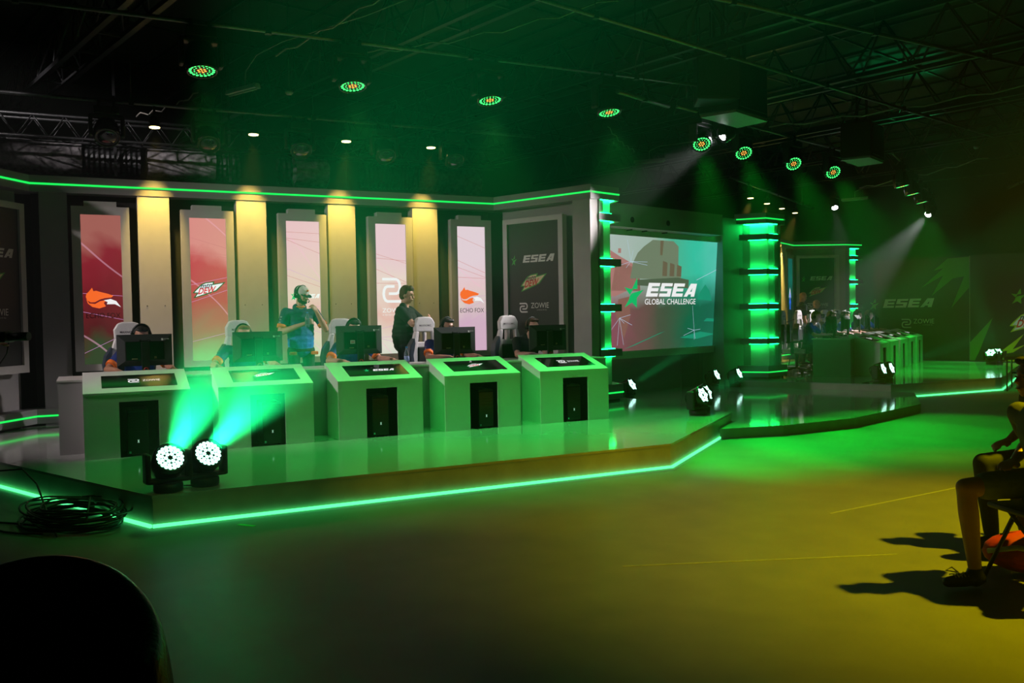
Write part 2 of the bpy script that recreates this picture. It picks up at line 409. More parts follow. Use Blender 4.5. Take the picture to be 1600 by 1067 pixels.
# ================================================================ STAGES
def stage(name, label, poly, zt, led_runs, gap=0, rm=RISER):
    t = thing(name, label, 'stage', (poly[0][0], poly[0][1], 0))
    ox, oy = poly[0]; P = [(x-ox, y-oy) for x, y in poly]
    top = MB(); top.prism(P, zt-.025, zt); top.build('deck', LAM, t)
    rs = MB(); n = len(P)
    cen = (sum(p[0] for p in P)/n, sum(p[1] for p in P)/n)
    ins = [(p[0]+(cen[0]-p[0])*.002, p[1]+(cen[1]-p[1])*.002) for p in P]
    rs.prism(ins, gap, zt-.026); rs.build('riser', rm, t)
    for run in led_runs:
        q = [(x-ox, y-oy) for x, y in run]
        b = MB(); band(b, q, -.02, .004, .028, None, -.004); b.build('led_strip', LEDS, t)
    return t
SL = [(.41,7.24), (5.36,7.28), (7.72,9.12), (7.72,11.5), (7.45,13.4), (-2.5,13.4), (-1.6,11.5)]
stage('stage', 'wide pale glossy stage carrying the five near player desks', SL, SZ, [[(-1.6,11.5), (.41,7.24)], [(.41,7.24), (5.36,7.28), (7.72,9.12)]])
SRr = [(11.28,13.48), (12.79,10.86), (15.70,10.78), (20.05,13.25), E(22.83,7.9), E(22.83,11.3), E(24.6,11.5), E(24.6,15.2), E(20,15.2), (11.9,15.3)]
stage('stage', 'farther pale glossy stage carrying the second row of desks', SRr, SZ, [[(12.6,10.866), (15.70,10.78), (20.05,13.25)]])
stage('stage', 'low glossy step platform between the two stages below the big screen', [(7.1,8.62), (7.98,8.44), (9.3,8.50), (11.49,9.2), (12.94,10.5), (12.78,10.87), (11.27,13.48), (10.9,14.5), (7.5,13.4), (7.73,11.5), (7.73,9.12)], .13, [])

# ================================================================ PLAYER SETS
LINE = [(-1.52,11.69), (-.63,12.97), (6.05,12.97), (6.81,11.17)]
BACKING = mat('black_backing_board', (.16,.16,.155), .85)
def set_side(side):
    F = (lambda x, y: (x, y)) if side == 'L' else M
    flip = 1 if side == 'L' else -1
    far = '' if side == 'L' else 'far '
    nm = 'near' if side == 'L' else 'far'
    o = F(3, 13); t = thing('set_wall', f'angled grey scenery wall with lit cornice behind the {nm} row of players', 'scenery wall', (o[0], o[1], SZ))
    T = lambda pts: [(p[0]-o[0], p[1]-o[1]) for p in (F(*q) for q in pts)]
    Z = SZ
    def bnd(name, m, line, d0, th, z0, z1):
        b = MB(); band(b, T(line), th*flip, z0-Z, z1-Z, None, d0*flip); return b.build(name, m, t)
    bnd('side_wall_panel', GREYD, [LINE[0], LINE[1]], .22, .10, Z, 3.5); bnd('side_wall_panel', GREYD, [LINE[2], LINE[3]], .22, .10, Z, 3.5)
    bnd('main_wall_panel', BACKING, [LINE[1], LINE[2]], .24, .10, Z, 3.5)
    bnd('plinth', GREYM, LINE, 0, .22, Z+.03, .475)
    bnd('plinth_led', LEDG, LINE, -.008, .008, .370, .392)
    bnd('cornice', GREYM, LINE, 0, .34, 3.33, 3.545)
    bnd('cornice_led', LEDG, LINE, -.008, .008, 3.424, 3.448)
    PL = ((-.53,-.20), (.66,1.07), (1.97,2.39), (3.30,3.72), (4.64,5.06)) if side == 'L' else ((-.60,-.58), (.16,.58), (1.40,1.82), (3.30,3.72), (4.64,5.06))
    for k, (a, c) in enumerate(PL):
        b = MB(); b.prism(T([(a,12.98), (c,12.98), (c,13.2), (a,13.2)]), 0, 3.33-Z); b.build('pilaster', GREYM if k == 0 else GREY, t)
        if k:
            b = MB()
            for xx in (a+.09, c-.09): 
                p = T([(xx,12.978)])[0]; b.ball((p[0], p[1], 1.82-Z), .008, seg=6, rings=4)
            b.build('bolt', TUBE, t)
    return F, flip
def tower(side, B0, ang_u, ang_v, wb, label, s0=0):
    F = (lambda x, y: (x, y)) if side == 'L' else M
    Z = SZ; B0 = Vector(B0)
    ux, uy = math.cos(R(ang_u)), math.sin(R(ang_u)); vx, vy = math.cos(R(ang_v)), math.sin(R(ang_v))
    def at(s, d): return (B0[0]+ux*s+vx*d, B0[1]+uy*s+vy*d)
    o2 = F(*at(.3,.2)); q = thing('light_tower', label, 'light tower', (o2[0], o2[1], SZ))
    T2 = lambda pts: [(p[0]-o2[0], p[1]-o2[1]) for p in (F(*q_) for q_ in pts)]
    def pz(name, m, pts, z0, z1, bevel=0):
        b = MB(); b.prism(T2(pts), z0-Z, z1-Z); return b.build(name, m, q, bevel)
    pz('outer_pier', GREYD, [at(s0,0), at(.17,0), at(.17,.7), at(s0,.35)] if s0 else [at(0,0), at(.17,0), at(.17,.7), (B0[0]+wb[0]*.33, B0[1]+wb[1]*.33)], Z, 3.34)
    pz('lit_post', WHITEL, [at(.17,.05), at(.48,.05), at(.48,.42), at(.17,.42)], Z, 3.34)
    pz('return_panel', GREYD, [at(.2,.42), at(.44,.42), at(.44,1.3), at(.2,1.3)], Z, 3.45)
    def wrap(name, m, z0, z1, s0, s1, d0, d1): return pz(name, m, [at(s0,d0), at(s1,d0), at(s1,d1), at(s0,d1)], z0, z1)
    for z in (3.075, 2.385, 1.69, 1.0):
        s = wrap('shelf', GREYM, z-.055, z+.055, .19, .69, -.03, .52)
        for dz in (-.062, .056):
            b = MB()
            for a in ([at(.22,0), at(.5,0), at(.5,.02), at(.22,.02)], [at(.55,.05), at(.57,.05), at(.57,.4), at(.55,.4)]):
                b.prism(T2(a), z+dz-Z, z+dz+.006-Z)
            b.build('led_strip', LEDS_T, s)
    wrap('cap', GREYM, 3.34, 3.545, .0, .67, -.01, .62)
    wrap('cap_led', LEDG, 3.424, 3.448, -.0, .678, -.018, .628)
    for nme, zz in (('cap_led_lower', 3.33), ): wrap(nme, LEDS_T, zz, zz+.008, .24, .56, .0, .5)
    wrap('base', GREYM, .285, .51, .0, .69, -.05, .62)
    wrap('base_led', LEDG, .372, .394, -.0, .698, -.058, .628)
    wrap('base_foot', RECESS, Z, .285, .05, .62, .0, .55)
LEDS_T = glow('shelf_led', (.05, 1, .40), 36)
for sd in 'LR': set_side(sd)
tower('L', (6.81,11.19), 16.8, 80, (-.39,.92), 'grey pier with lit shelves between the near player set and the big screen')
tower('R', (6.81,11.19), 16.8, 80, (-.39,.92), 'green glowing pier with lit shelves beyond the big screen, start of the far set', .12)
tower('R', (-1.52,11.71), 209.4, 118, (.57,.82), 'small distant pier with lit shelves at the outer end of the far set')

# ---- banners on the side walls
def pose(x, y, heading, side):
    if side == 'L': return (x, y), R(heading+90)
    return M(x, y), R(211.0-heading+90)
LG = lambda n, c, s=1: mat('ink_'+n, c, .5, var=.02)
INKW = LG('white', (.80,.80,.78)); INKG = LG('green', (.22,.62,.22)); INKR = LG('red', (.80,.20,.14)); INKK = LG('dark', (.12,.2,.16)); INKC = LG('cream', (.85,.80,.62))
def side_banner(x, y, hd, side, label):
    (px, py), rz = pose(x, y, hd, side)
    t = thing('framed_banner', label, 'banner', (px, py, .97), rz, 'framed sponsor banners on the side walls')
    def fr(b):
        b.box(-.61,.61,-.0,.11,0,.10); b.box(-.61,.61,0,.11,2.10,2.18); b.box(-.61,-.52,0,.11,.1,2.1); b.box(.52,.61,0,.11,.1,2.1)
    part('frame', t, GREY, fr)
    part('banner_sheet', t, BANNER, lambda b: b.box(-.52,.52,.03,.1,.1,2.1))
    k = Ink(); ink_star(k, -.40, 1.52, .17, INKG, sx=.85); ink_esea(k, -.22, 1.47, .62, INKW, asp=5.4)
    ink_bolt(k, -.27, 1.15, .54, (INKG, INKC, INKK, INKR)); ink_swirl(k, -.30, .67, .17, INKW)
    k.text('ZOWIE', -.06, .74, .36, .085, INKW, bold=.0); k.text('a brand by', .06, .70, .2, .018, INKW)
    k.build('print', t, face_X((0,.03,0), (1,0,0), (0,0,1)))
side_banner(6.36, 12.23, 203.4, 'L', 'tall grey-framed black banner beside the green lit tower, behind the near players')
side_banner(-1.04, 12.38, -34.8, 'L', 'tall black banner at the outer end of the near set, partly out of view')
side_banner(6.36, 12.23, 203.4, 'R', 'tall black banner hidden behind the inner tower of the far set')
side_banner(-1.04, 12.38, -34.8, 'R', 'tall black banner behind the far seated players with small emblems')

# ---- display columns
def screen_mat(name, cols, seed, s=.9, lines=(1,.75,.85)):
    if name in _m: return _m[name]
    m = bpy.data.materials.new(name); m.use_nodes = True; nt = m.node_tree; N = nt.nodes; L = nt.links
    b = N['Principled BSDF']; b.inputs['Base Color'].default_value = (.01,.01,.01,1); b.inputs['Roughness'].default_value = .35
    tc = N.new('ShaderNodeTexCoord'); mp = N.new('ShaderNodeMapping'); mp.inputs['Location'].default_value = (seed, seed*.7, seed*.3)
    L.new(tc.outputs['Object'], mp.inputs['Vector'])
    n1 = N.new('ShaderNodeTexNoise'); n1.inputs['Scale'].default_value = 1.1; n1.inputs['Detail'].default_value = 6; n1.inputs['Distortion'].default_value = .6
    L.new(mp.outputs[0], n1.inputs['Vector'])
    sx = N.new('ShaderNodeSeparateXYZ'); L.new(tc.outputs['Object'], sx.inputs[0])
    mr = N.new('ShaderNodeMapRange'); mr.inputs['From Min'].default_value = 0; mr.inputs['From Max'].default_value = 2.0; L.new(sx.outputs['Z'], mr.inputs['Value'])
    ad = N.new('ShaderNodeMath'); ad.operation = 'MULTIPLY_ADD'; ad.inputs[1].default_value = .55; L.new(n1.outputs['Fac'], ad.inputs[0])
    sb = N.new('ShaderNodeMath'); sb.operation = 'MULTIPLY_ADD'; sb.inputs[1].default_value = .9; sb.inputs[2].default_value = -.2; L.new(mr.outputs[0], sb.inputs[0]); L.new(sb.outputs[0], ad.inputs[2])
    cr = N.new('ShaderNodeValToRGB'); e = cr.color_ramp.elements
    while len(e) < len(cols): e.new(.5)
    for i, (p, c) in enumerate(cols): e[i].position = p; e[i].color = (*lin(c), 1)
    L.new(ad.outputs[0], cr.inputs['Fac'])
    w_ = N.new('ShaderNodeTexWave'); w_.wave_type = 'BANDS'; w_.bands_direction = 'DIAGONAL'; w_.inputs['Scale'].default_value = .55; w_.inputs['Distortion'].default_value = 2.5; w_.inputs['Detail'].default_value = 1
    L.new(mp.outputs[0], w_.inputs['Vector'])
    th = N.new('ShaderNodeMath'); th.operation = 'GREATER_THAN'; th.inputs[1].default_value = .9985; L.new(w_.outputs['Fac'], th.inputs[0])
    tm = N.new('ShaderNodeMath'); tm.operation = 'MULTIPLY'; tm.inputs[1].default_value = .35; L.new(th.outputs[0], tm.inputs[0])
    mx = N.new('ShaderNodeMix'); mx.data_type = 'RGBA'; L.new(tm.outputs[0], mx.inputs['Factor']); L.new(cr.outputs[0], mx.inputs['A']); mx.inputs['B'].default_value = (*lin(lines), 1)
    L.new(mx.outputs['Result'], b.inputs['Emission Color']); b.inputs['Emission Strength'].default_value = s
    _m[name] = m; return m
GW = glow('white', (.95,.95,.95), 1.0); GO = glow('orange', (.98,.42,.16), 1.0); GK = mat('ink_black_word', (.16,.05,.06), .6); GGR = glow('star_green', (.08,.72,.40), 1.0)
GDG = glow('deep_green', (.02,.36,.16), 1.0); GRD = glow('red_word', (.85,.12,.25), 1.0); GNV = glow('navy', (.10,.22,.35), 1.0)
def column(x, side, kind, smat, label):
    (px, py), rz = pose(x, 12.95, -90, side)
    t = thing('display_column', label, 'display', (px, py, .95), rz, 'tall display columns of the %s set' % ('near' if side == 'L' else 'far'))
    def fr(b):
        b.box(-.355,.355,0,.14,0,.09); b.box(-.355,.355,0,.14,2.10,2.21); b.box(-.355,-.245,0,.14,.09,2.10); b.box(.245,.355,0,.14,.09,2.10)
    part('frame', t, GREY, fr)
    part('cap_box', t, GREY, lambda b: b.box(-.20,.20,.05,.22,2.21,2.285))
    part('wall_bracket', t, STEEL, lambda b: b.box(-.2,.2,.14,.3,.4,1.9))
    part('screen', t, smat, lambda b: b.box(-.245,.245,.02,.12,.09,2.10))
    k = Ink(); rnd = random.Random(int(x*100)+len(label))
    if kind == 'fox':
        ink_fox(k, -.215, .98, .43, GO, GW, 2); k.text('ECHO FOX', -.21, .71, .42, .07, GK, layer=2, bold=-.002)
    elif kind == 'bolt': ink_bolt(k, -.225, 1.09, .45, (GDG, GW, GNV, GRD), 2)
    elif kind == 'star': ink_star(k, -.15, 1.0, .14, GGR, sx=.8); ink_esea(k, -.04, .96, .26, GW, asp=4.2)
    elif kind == 'swirl': ink_swirl(k, -.155, .87, .31, GW, 2, 1.32); k.text('ZOWIE', -.155, .73, .33, .065, GW, layer=2); k.text('a brand by', -.155, .68, .28, .022, GW)
    elif kind == 'arrow':
        gb = glow('blue', (.2,.4,.95), 1.0)
        k.poly([(0,1.30),(.12,1.0),(.03,1.06),(0,.96),(-.03,1.06),(-.12,1.0)], GW); k.poly([(0,1.05),(.11,.82),(.04,.88),(.04,.68),(-.04,.68),(-.04,.88),(-.11,.82)], gb)
        k.poly([(0,1.2),(.1,.98),(0,1.05),(-.1,.98)], gb, 1)
    if side == 'L':                                                # strands of the backdrop picture
        for i in range(4):
            v = 1.15+rnd.random()*.8; dv = rnd.uniform(-.22,.0)
            if kind != 'fox' or x > 3: stroke(k, [(-.244, v), (.244, v+dv)], .005, glow('strand_rose', (.88,.52,.52), .85), 0)
        for i in range(3):
            v = .2+rnd.random()*1.2; dv = rnd.uniform(-.2,.25); stroke(k, [(-.244, v), (.244, v+dv)], .004, glow('strand_violet', (.88,.62,.86), .9), 0)
    k.build('picture_print', t, face_X((0,.02,0), (1,0,0), (0,0,1)))
RED = [(.15,(.22,.30,.18)),(.28,(.36,.12,.13)),(.55,(.50,.12,.16)),(.72,(.58,.15,.20)),(.85,(.70,.42,.38))]
RED2 = [(.1,(.55,.70,.45)),(.25,(.62,.50,.38)),(.45,(.75,.30,.30)),(.7,(.80,.30,.33)),(.85,(.90,.58,.55))]
PINK = [(.08,(.60,.85,.62)),(.22,(.90,.82,.74)),(.40,(.93,.66,.66)),(.55,(.92,.80,.74)),(.8,(.96,.78,.80))]
PINK2 = [(.08,(.80,.88,.80)),(.22,(.92,.90,.84)),(.42,(.93,.74,.70)),(.6,(.95,.86,.82)),(.85,(.95,.80,.84))]
PINK3 = [(.1,(.86,.70,.80)),(.3,(.86,.72,.80)),(.45,(.90,.82,.80)),(.6,(.94,.80,.82)),(.85,(.93,.84,.88))]
TEALS = [(.1,(.02,.06,.05)),(.35,(.04,.12,.10)),(.6,(.03,.28,.25)),(.8,(.06,.42,.38)),(.95,(.05,.36,.34))]
S_ = [screen_mat('picture_deep_red', RED, 1.3, .8), screen_mat('picture_rose', RED2, 2.7, .9), screen_mat('picture_pink', PINK, 4.1, .92), screen_mat('picture_blush', PINK2, 5.9, .92), screen_mat('picture_lilac', PINK3, 8.2, .92)]
for x, kd, sm, lb in ((.20,'fox',S_[0],'display column glowing deep red with an orange fox emblem, left of all columns'), (1.57,'bolt',S_[1],'display column glowing rose with a jagged drink emblem'),
        (2.91,'star',S_[2],'pink display column right behind the man in the white cap'), (4.27,'swirl',S_[3],'pale display column with a large white double hook emblem'), (5.63,'fox',S_[4],'lilac white display column with orange fox, beside the black banner')):
    column(x, 'L', kd, sm, lb)
ts = screen_mat('picture_teal', TEALS, 3.3, .8, (.1,.5,.45))
for x, kd, lb in ((-.22,'arrow','teal display column with a blue and white arrow emblem at the far set'), (.99,'swirl','teal display column of the far set with a white hook emblem'),
        (2.91,'star','teal display column at the middle of the far set, hidden by the inner tower'), (4.27,'bolt','teal display column of the far set, second from the inner tower'), (5.63,'swirl','teal display column of the far set nearest the inner tower')):
    column(x, 'R', kd, ts, lb)

# ================================================================ SCREEN WALL
ux, uy = math.cos(R(16.8)), math.sin(R(16.8)); U = Vector((ux, uy, 0)); NN = Vector((uy, -ux, 0))
so = Vector((9.42, 13.22, 0))
t = thing('screen_wall', 'dark grey wall between the two lit towers, behind the big screen', 'scenery wall', (9.2, 13.42, .13), R(16.8))
part('panel', t, GREYD, lambda b: b.box(-2.2, 2.75, .0, .12, 0, 3.30))
part('door_leaf', t, GREYM, lambda b: b.box(1.25, 1.85, -.03, 0, 0, 1.0))
part('header_box', t, GREYD, lambda b: b.box(-2.3, 1.62, -.75, 0, 2.93, 3.32))
part('side_wing', t, GREYD, lambda b: b.prism([(2.0,-.5),(2.75,-.5),(2.75,.0),(2.0,0)], 0, 3.32))
t = thing('big_screen', 'huge lit projection screen in a dark grey frame between the towers', 'screen', (so.x, so.y, .80), R(16.8))
tl = bpy.data.objects.new('tilt', None); 
def tiltM(): return Matrix.Rotation(R(4.0), 4, 'X')
TX = tiltM()
def tb(b, *a, m=None): b.box(*a, m, TX)
part('frame', t, WHITEL, lambda b: [tb(b,-2.29,2.29,-.02,.16,0,.13), tb(b,-2.29,2.29,-.02,.16,2.17,2.30), tb(b,-2.29,-2.14,-.02,.16,.13,2.17), tb(b,2.14,2.29,-.02,.16,.13,2.17)])
BIG = None
def big_mat():
    m = bpy.data.materials.new('picture_city'); m.use_nodes = True; nt = m.node_tree; N = nt.nodes; L = nt.links; b = N['Principled BSDF']
    b.inputs['Base Color'].default_value = (.01,.01,.01,1)
    tc = N.new('ShaderNodeTexCoord'); sx = N.new('ShaderNodeSeparateXYZ'); L.new(tc.outputs['Object'], sx.inputs[0])
    n = N.new('ShaderNodeTexNoise'); n.inputs['Scale'].default_value = 1.3; n.inputs['Detail'].default_value = 7; n.inputs['Distortion'].default_value = .8; L.new(tc.outputs['Object'], n.inputs['Vector'])
    a = N.new('ShaderNodeMath'); a.operation = 'MULTIPLY_ADD'; a.inputs[1].default_value = .9; L.new(n.outputs['Fac'], a.inputs[0]); L.new(sx.outputs['X'], a.inputs[2])
    mr = N.new('ShaderNodeMapRange'); mr.inputs['From Min'].default_value = -1.6; mr.inputs['From Max'].default_value = 2.9; L.new(a.outputs[0], mr.inputs['Value'])
    r1 = N.new('ShaderNodeValToRGB'); r2 = N.new('ShaderNodeValToRGB')
    def ramp(r, cs):
        while len(r.color_ramp.elements) < len(cs): r.color_ramp.elements.new(.5)
        for i, (p, c) in enumerate(cs): r.color_ramp.elements[i].position = p; r.color_ramp.elements[i].color = (*lin(c), 1)
    ramp(r1, [(.1,(.78,.84,.82)),(.40,(.70,.80,.74)),(.55,(.35,.78,.64)),(.72,(.25,.85,.72)),(.95,(.45,.88,.82))])      # upper part
    ramp(r2, [(.1,(.66,.34,.44)),(.32,(.50,.34,.34)),(.50,(.30,.36,.28)),(.68,(.08,.42,.30)),(.95,(.14,.46,.38))])     # lower part
    L.new(mr.outputs[0], r1.inputs['Fac']); L.new(mr.outputs[0], r2.inputs['Fac'])
    a2 = N.new('ShaderNodeMath'); a2.operation = 'MULTIPLY_ADD'; a2.inputs[1].default_value = .5; L.new(n.outputs['Fac'], a2.inputs[0]); L.new(sx.outputs['Z'], a2.inputs[2])
    m2 = N.new('ShaderNodeMapRange'); m2.inputs['From Min'].default_value = 1.15; m2.inputs['From Max'].default_value = 1.75; L.new(a2.outputs[0], m2.inputs['Value'])
    mx = N.new('ShaderNodeMix'); mx.data_type = 'RGBA'; L.new(m2.outputs[0], mx.inputs['Factor']); L.new(r2.outputs[0], mx.inputs['A']); L.new(r1.outputs[0], mx.inputs['B'])
    L.new(mx.outputs['Result'], b.inputs['Emission Color']); b.inputs['Emission Strength'].default_value = .75; return m
part('screen', t, big_mat(), lambda b: tb(b,-2.14,2.14,.03,.12,.13,2.17))
k = Ink()
gb_ = glow('roof_coral', (.74,.52,.50), .8); g2 = glow('dome_ochre', (.50,.56,.46), .75); g3 = glow('window_rust', (.47,.42,.33), .75); g4 = glow('eave_olive', (.36,.42,.33), .75); g5 = glow('leaf_teal', (.12,.62,.48), .8); g6 = glow('glint', (.75,.85,.95), .9); g7 = glow('dusk_rose', (.58,.40,.36), .8)
k.poly([(-2.13,1.15),(-2.13,1.98),(-1.5,1.95),(-1.1,1.80),(-.55,1.62),(-.55,1.3),(-1.2,1.1)], gb_)
k.poly([(-1.2,1.72),(-.9,1.66),(-.55,1.58),(-.5,1.2),(-1.3,1.2)], g7, 0)
k.poly([(-.80,1.42),(-.74,1.70),(-.62,1.88),(-.45,2.0),(-.2,2.13),(.42,2.13),(.58,2.04),(.60,1.62),(.70,1.58),(.70,1.42)], g2, 1)
k.poly([(.02,2.13),(.12,2.13),(.10,1.86),(.03,1.86)], g3, 2)
for i in range(3): k.poly([(.12+i*.22,1.48),(.26+i*.22,1.48),(.26+i*.22,1.73-i*.03),(.12+i*.22,1.76-i*.03)], g3, 2)
k.poly([(-.6,1.30),(.95,1.26),(.95,1.42),(.6,1.46),(-.6,1.40)], g4, 2)
k.poly([(-1.15,.75),(-.9,.35),(-.75,.75),(-.8,1.1),(-1.1,1.05)], g7, 0); k.poly([(-1.16,1.86),(-1.08,1.86),(-1.08,1.94),(-1.16,1.94)], gb_, 1)
for p in [[(.75,.32),(1.3,.28),(1.9,.36),(1.4,.42)],[(-.9,.16),(.1,.42),(.3,.46),(-.6,.22)],[(1.5,.62),(2.12,.60),(2.12,.65),(1.6,.68)],[(1.25,1.05),(1.75,1.02),(1.65,1.22),(1.5,1.34),(1.35,1.2)]]: k.poly(p, g5, 1)
rr = random.Random(5)
for c in ((-1.05,.72),(1.2,.45),(-.8,1.72)):
    for i in range(6):
        a_ = rr.random()*6.28; l_ = .12+rr.random()*.4; stroke(k, [(c[0], c[1]), (max(-2.1, min(2.1, c[0]+math.cos(a_)*l_)), max(.2, min(2.1, c[1]+math.sin(a_)*l_)))], .006, g6, 2)
stroke(k, [(1.2,1.42),(2.12,1.72)], .008, g6, 2)
ink_star(k, -.68, 1.17, .54, GGR, 3, sx=1.25); ink_esea(k, -.34, 1.10, 1.50, GW, 3, asp=6.0)
k.text('GLOBAL CHALLENGE', -.36, .955, 1.56, .105, GW, layer=3, bold=.004)
k.build('picture_print', t, TX @ face_X((0,.03,0), (1,0,0), (0,0,1)))
for x in (-1.25, -.25): 
    c = so+U*x
    q = thing('projector', 'dark boxy projector mounted above the big screen, %s' % ('over the roof picture' if x < -1 else 'over the white lettering'), 'projector', (c.x, c.y-.15, 3.14), R(16.8))
    part('housing', q, BLACK, lambda b: b.box(-.28,.28,-.3,.1,-.02,.14), .02); part('lens', q, BLACKG, lambda b: b.tube((.05,-.3,.05), (.05,-.36,.05), .05))
    part('yoke', q, STEEL, lambda b: [b.box(-.3,-.285,-.15,0,-.1,.16), b.box(.285,.3,-.15,0,-.1,.16)])
    part('mount_plate', q, STEEL, lambda b: b.box(-.06,.06,-.05,.12,.14,.2))

# ================================================================ MEDIA WALL
mw0 = Vector((*E(22.86, 0), 0)); 
t = thing('media_wall', 'big black printed wall with green shard shapes beside the far stage', 'banner wall', (*E(22.9, 8.5), SZ), R(14.8-90))
# local x runs away from the hall's far wall side: +x = -e2 ; print faces -y(=-e1)
def mx_(e2): return -(e2-8.5)
INKS = LG('shard_green', (.25,.46,.14)); INKL = LG('shard_lime', (.62,.72,.12)); INKM = LG('media_grey', (.80,.82,.80)); 
jx = None
def pe2(p): # world xy -> e2
    c, s = math.cos(R(14.8)), math.sin(R(14.8)); return -s*p[0]+c*p[1]
J = mx_(pe2((19.92,14.5)))
for nme, a, c in (('left_panel', -7.6, J), ('right_panel', J+.004, 9)): part('print_panel', t, BANNER, lambda b: b.box(max(a,-2.9), c, 0, .06, .02, 2.64))
part('panel_edge', t, TUBE, lambda b: b.box(J-.008, J+.012, -.006, 0, .02, 2.64))
part('foot_rail', t, STEEL, lambda b: b.box(-2.9, 9, -.02, .06, 0, .02))
k = Ink(); f = lambda p, z: (mx_(pe2(p)), z-SZ)
def xy(px, Z):      # helper in photo-independent metres measured on the wall: distance left of the panel joint, height
    return (J-px, Z)
k.poly([xy(0,2.62), xy(.53,2.60), xy(.88,2.31), xy(.64,2.36), xy(1.19,1.88), xy(.64,2.18), xy(.93,1.66), xy(.40,2.09), xy(.13,2.13), xy(.44,1.34), xy(0,1.86)], INKS)
k.poly([xy(0,.0), xy(0,.46), xy(-.54,1.08), xy(-.24,.28), xy(-.12,.02)], INKS)
ink_esea(k, J-2.22, 1.375, 1.30, INKM, asp=5.7); ink_star(k, J-2.46, 1.48, .30, LG('media_green', (.2,.55,.2)), sx=1.1)
ink_swirl(k, J-1.72, .83, .26, INKM); k.text('ZOWIE', J-1.40, .95, .53, .12, INKM); k.text('a brand by', J-1.16, .90, .26, .022, INKM)
ink_star(k, J+1.12, 1.60, .38, LG('media_green2', (.25,.55,.12)), sx=1.1); ink_esea(k, J+1.45, 1.48, 1.3, LG('media_white', (.75,.77,.75)), asp=5.7)
ink_bolt(k, J+.92, .98, .95, (INKL, INKW, INKK, INKR))
for p in ([xy(-.68,.22), xy(-1.24,.69), xy(-.98,.30)], [xy(-.68,.18), xy(-1.3,.45), xy(-1.0,.24)], [xy(-.62,.03), xy(-1.0,.12), xy(-2.2,.42), xy(-2.2,.15), xy(-1.3,.0)], [xy(-.60,.02), xy(-.9,.02), xy(-.75,.12)]): k.poly(p, INKL)
k.build('print', t, face_X((0,0,0), (1,0,0), (0,0,1)))
# ================================================================ DESKS
def desk(x, side, idx, logo, label, pcdx=0):
    (px, py), rz = pose(x, 9.45, -90, side)
    g = 'near player desks' if side == 'L' else 'far player desks'
    t = thing('gaming_desk', label, 'desk', (px, py, SZ), rz, g)
    prof = [(.001,0),(.001,.633),(.60,.811),(.60,0)]
    for s in (-1, 1): part('side_panel', t, WHITEL, lambda b: b.xprism(prof, *(sorted((s*.495, s*.475)))))
    def fr(b):
        b.box(-.475,-.175,0,.02,0,.634); b.box(.19,.475,0,.02,0,.634); b.box(-.175,.19,0,.02,.555,.634)
    part('front_panel', t, WHITEL, fr)
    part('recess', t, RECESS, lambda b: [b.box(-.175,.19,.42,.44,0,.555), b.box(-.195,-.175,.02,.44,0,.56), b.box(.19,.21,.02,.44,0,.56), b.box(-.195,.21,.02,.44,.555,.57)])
    part('sloped_top', t, WHITEL, lambda b: b.xprism([(-.003,.632),(-.003,.652),(.602,.8315),(.602,.8115)], -.497, .497))
    part('back_panel', t, GREY, lambda b: b.box(-.475,.475,.58,.6,.5,.81))
    a = Vector((0, .60, .178)).normalized(); n = Vector((1,0,0)).cross(a)
    O = Vector((0, 0, .652)); L = lambda u, v, w=0: O + Vector((u,0,0)) + a*v + n*w
    def dp(b):
        vs = [L(u, v, w_) for w_ in (-.01,.003) for v in (.13,.49) for u in (-.325,.385)]
        b.add(vs, [(0,2,3,1),(4,5,7,6),(0,1,5,4),(2,6,7,3),(0,4,6,2),(1,3,7,5)])
    part('inset_display', t, GLASS, dp)
    k = Ink()
    if logo == 'swirl': ink_swirl(k, -.08, .255, .11, GW); k.text('ZOWIE', .06, .285, .17, .05, GW)
    elif logo == 'bolt': ink_bolt(k, -.10, .31, .27, (GDG, GW, GNV, GRD))
    else: ink_star(k, -.08, .31, .09, GGR); ink_esea(k, -.01, .275, .25, GW, asp=4.2)
    k.build('display_logo', t, face_X(L(0,0,.003), (1,0,0), a))
    # the tower computer standing in the recess
    q = thing('tower_computer', ('black tower computer in the recess of the %s desk' % ORD[idx]) if side == 'L' else 'black tower computer in the recess of the far %s desk' % FORD[idx], 'computer', (px, py, SZ), rz, 'tower computers')
    ox = -.008+pcdx
    part('case', q, PLA, lambda b: b.box(ox-.098, ox+.098, .035, .40, .012, .465), .008)
    part('front_bezel', q, BLACKG, lambda b: b.box(ox-.095, ox+.095, .02, .036, .02, .44), .006)
    part('top_port_strip', q, BLACK, lambda b: [b.box(ox-.05, ox+.05, .03, .08, .465, .472)])
    part('foot', q, BLACK, lambda b: [b.box(ox+s*.07-.015, ox+s*.07+.015, y, y+.03, 0, .012) for s in (-1,1) for y in (.06,.34)])
    k = Ink()
    wv = glow('badge_white', (.7,.95,.8), .8)
    k.poly([(ox-.008,.135),(ox-.001,.15),(ox-.008,.165),(ox-.003,.165),(ox+.001,.155),(ox+.008,.165),(ox+.012,.165),(ox+.004,.15),(ox+.012,.135),(ox+.007,.135),(ox+.001,.145),(ox-.003,.135)], wv)
    k.poly([(ox-.085,.03),(ox-.066,.03),(ox-.066,.052),(ox-.085,.052)], mat('teal_sticker', (.35,.75,.7), .5))
    for i in range(5): k.poly([(ox-.09,.25+i*.035),(ox+.09,.25+i*.035),(ox+.09,.252+i*.035),(ox-.09,.252+i*.035)], STEEL)
    k.build('badge', q, face_X((0,.02,0), (1,0,0), (0,0,1)))
ORD = ['first near', 'second near', 'middle near', 'fourth near', 'last near']; FORD = ['inner end', 'second', 'middle', 'fourth', 'outer end']
DX = [.435+1.265*k for k in range(5)]
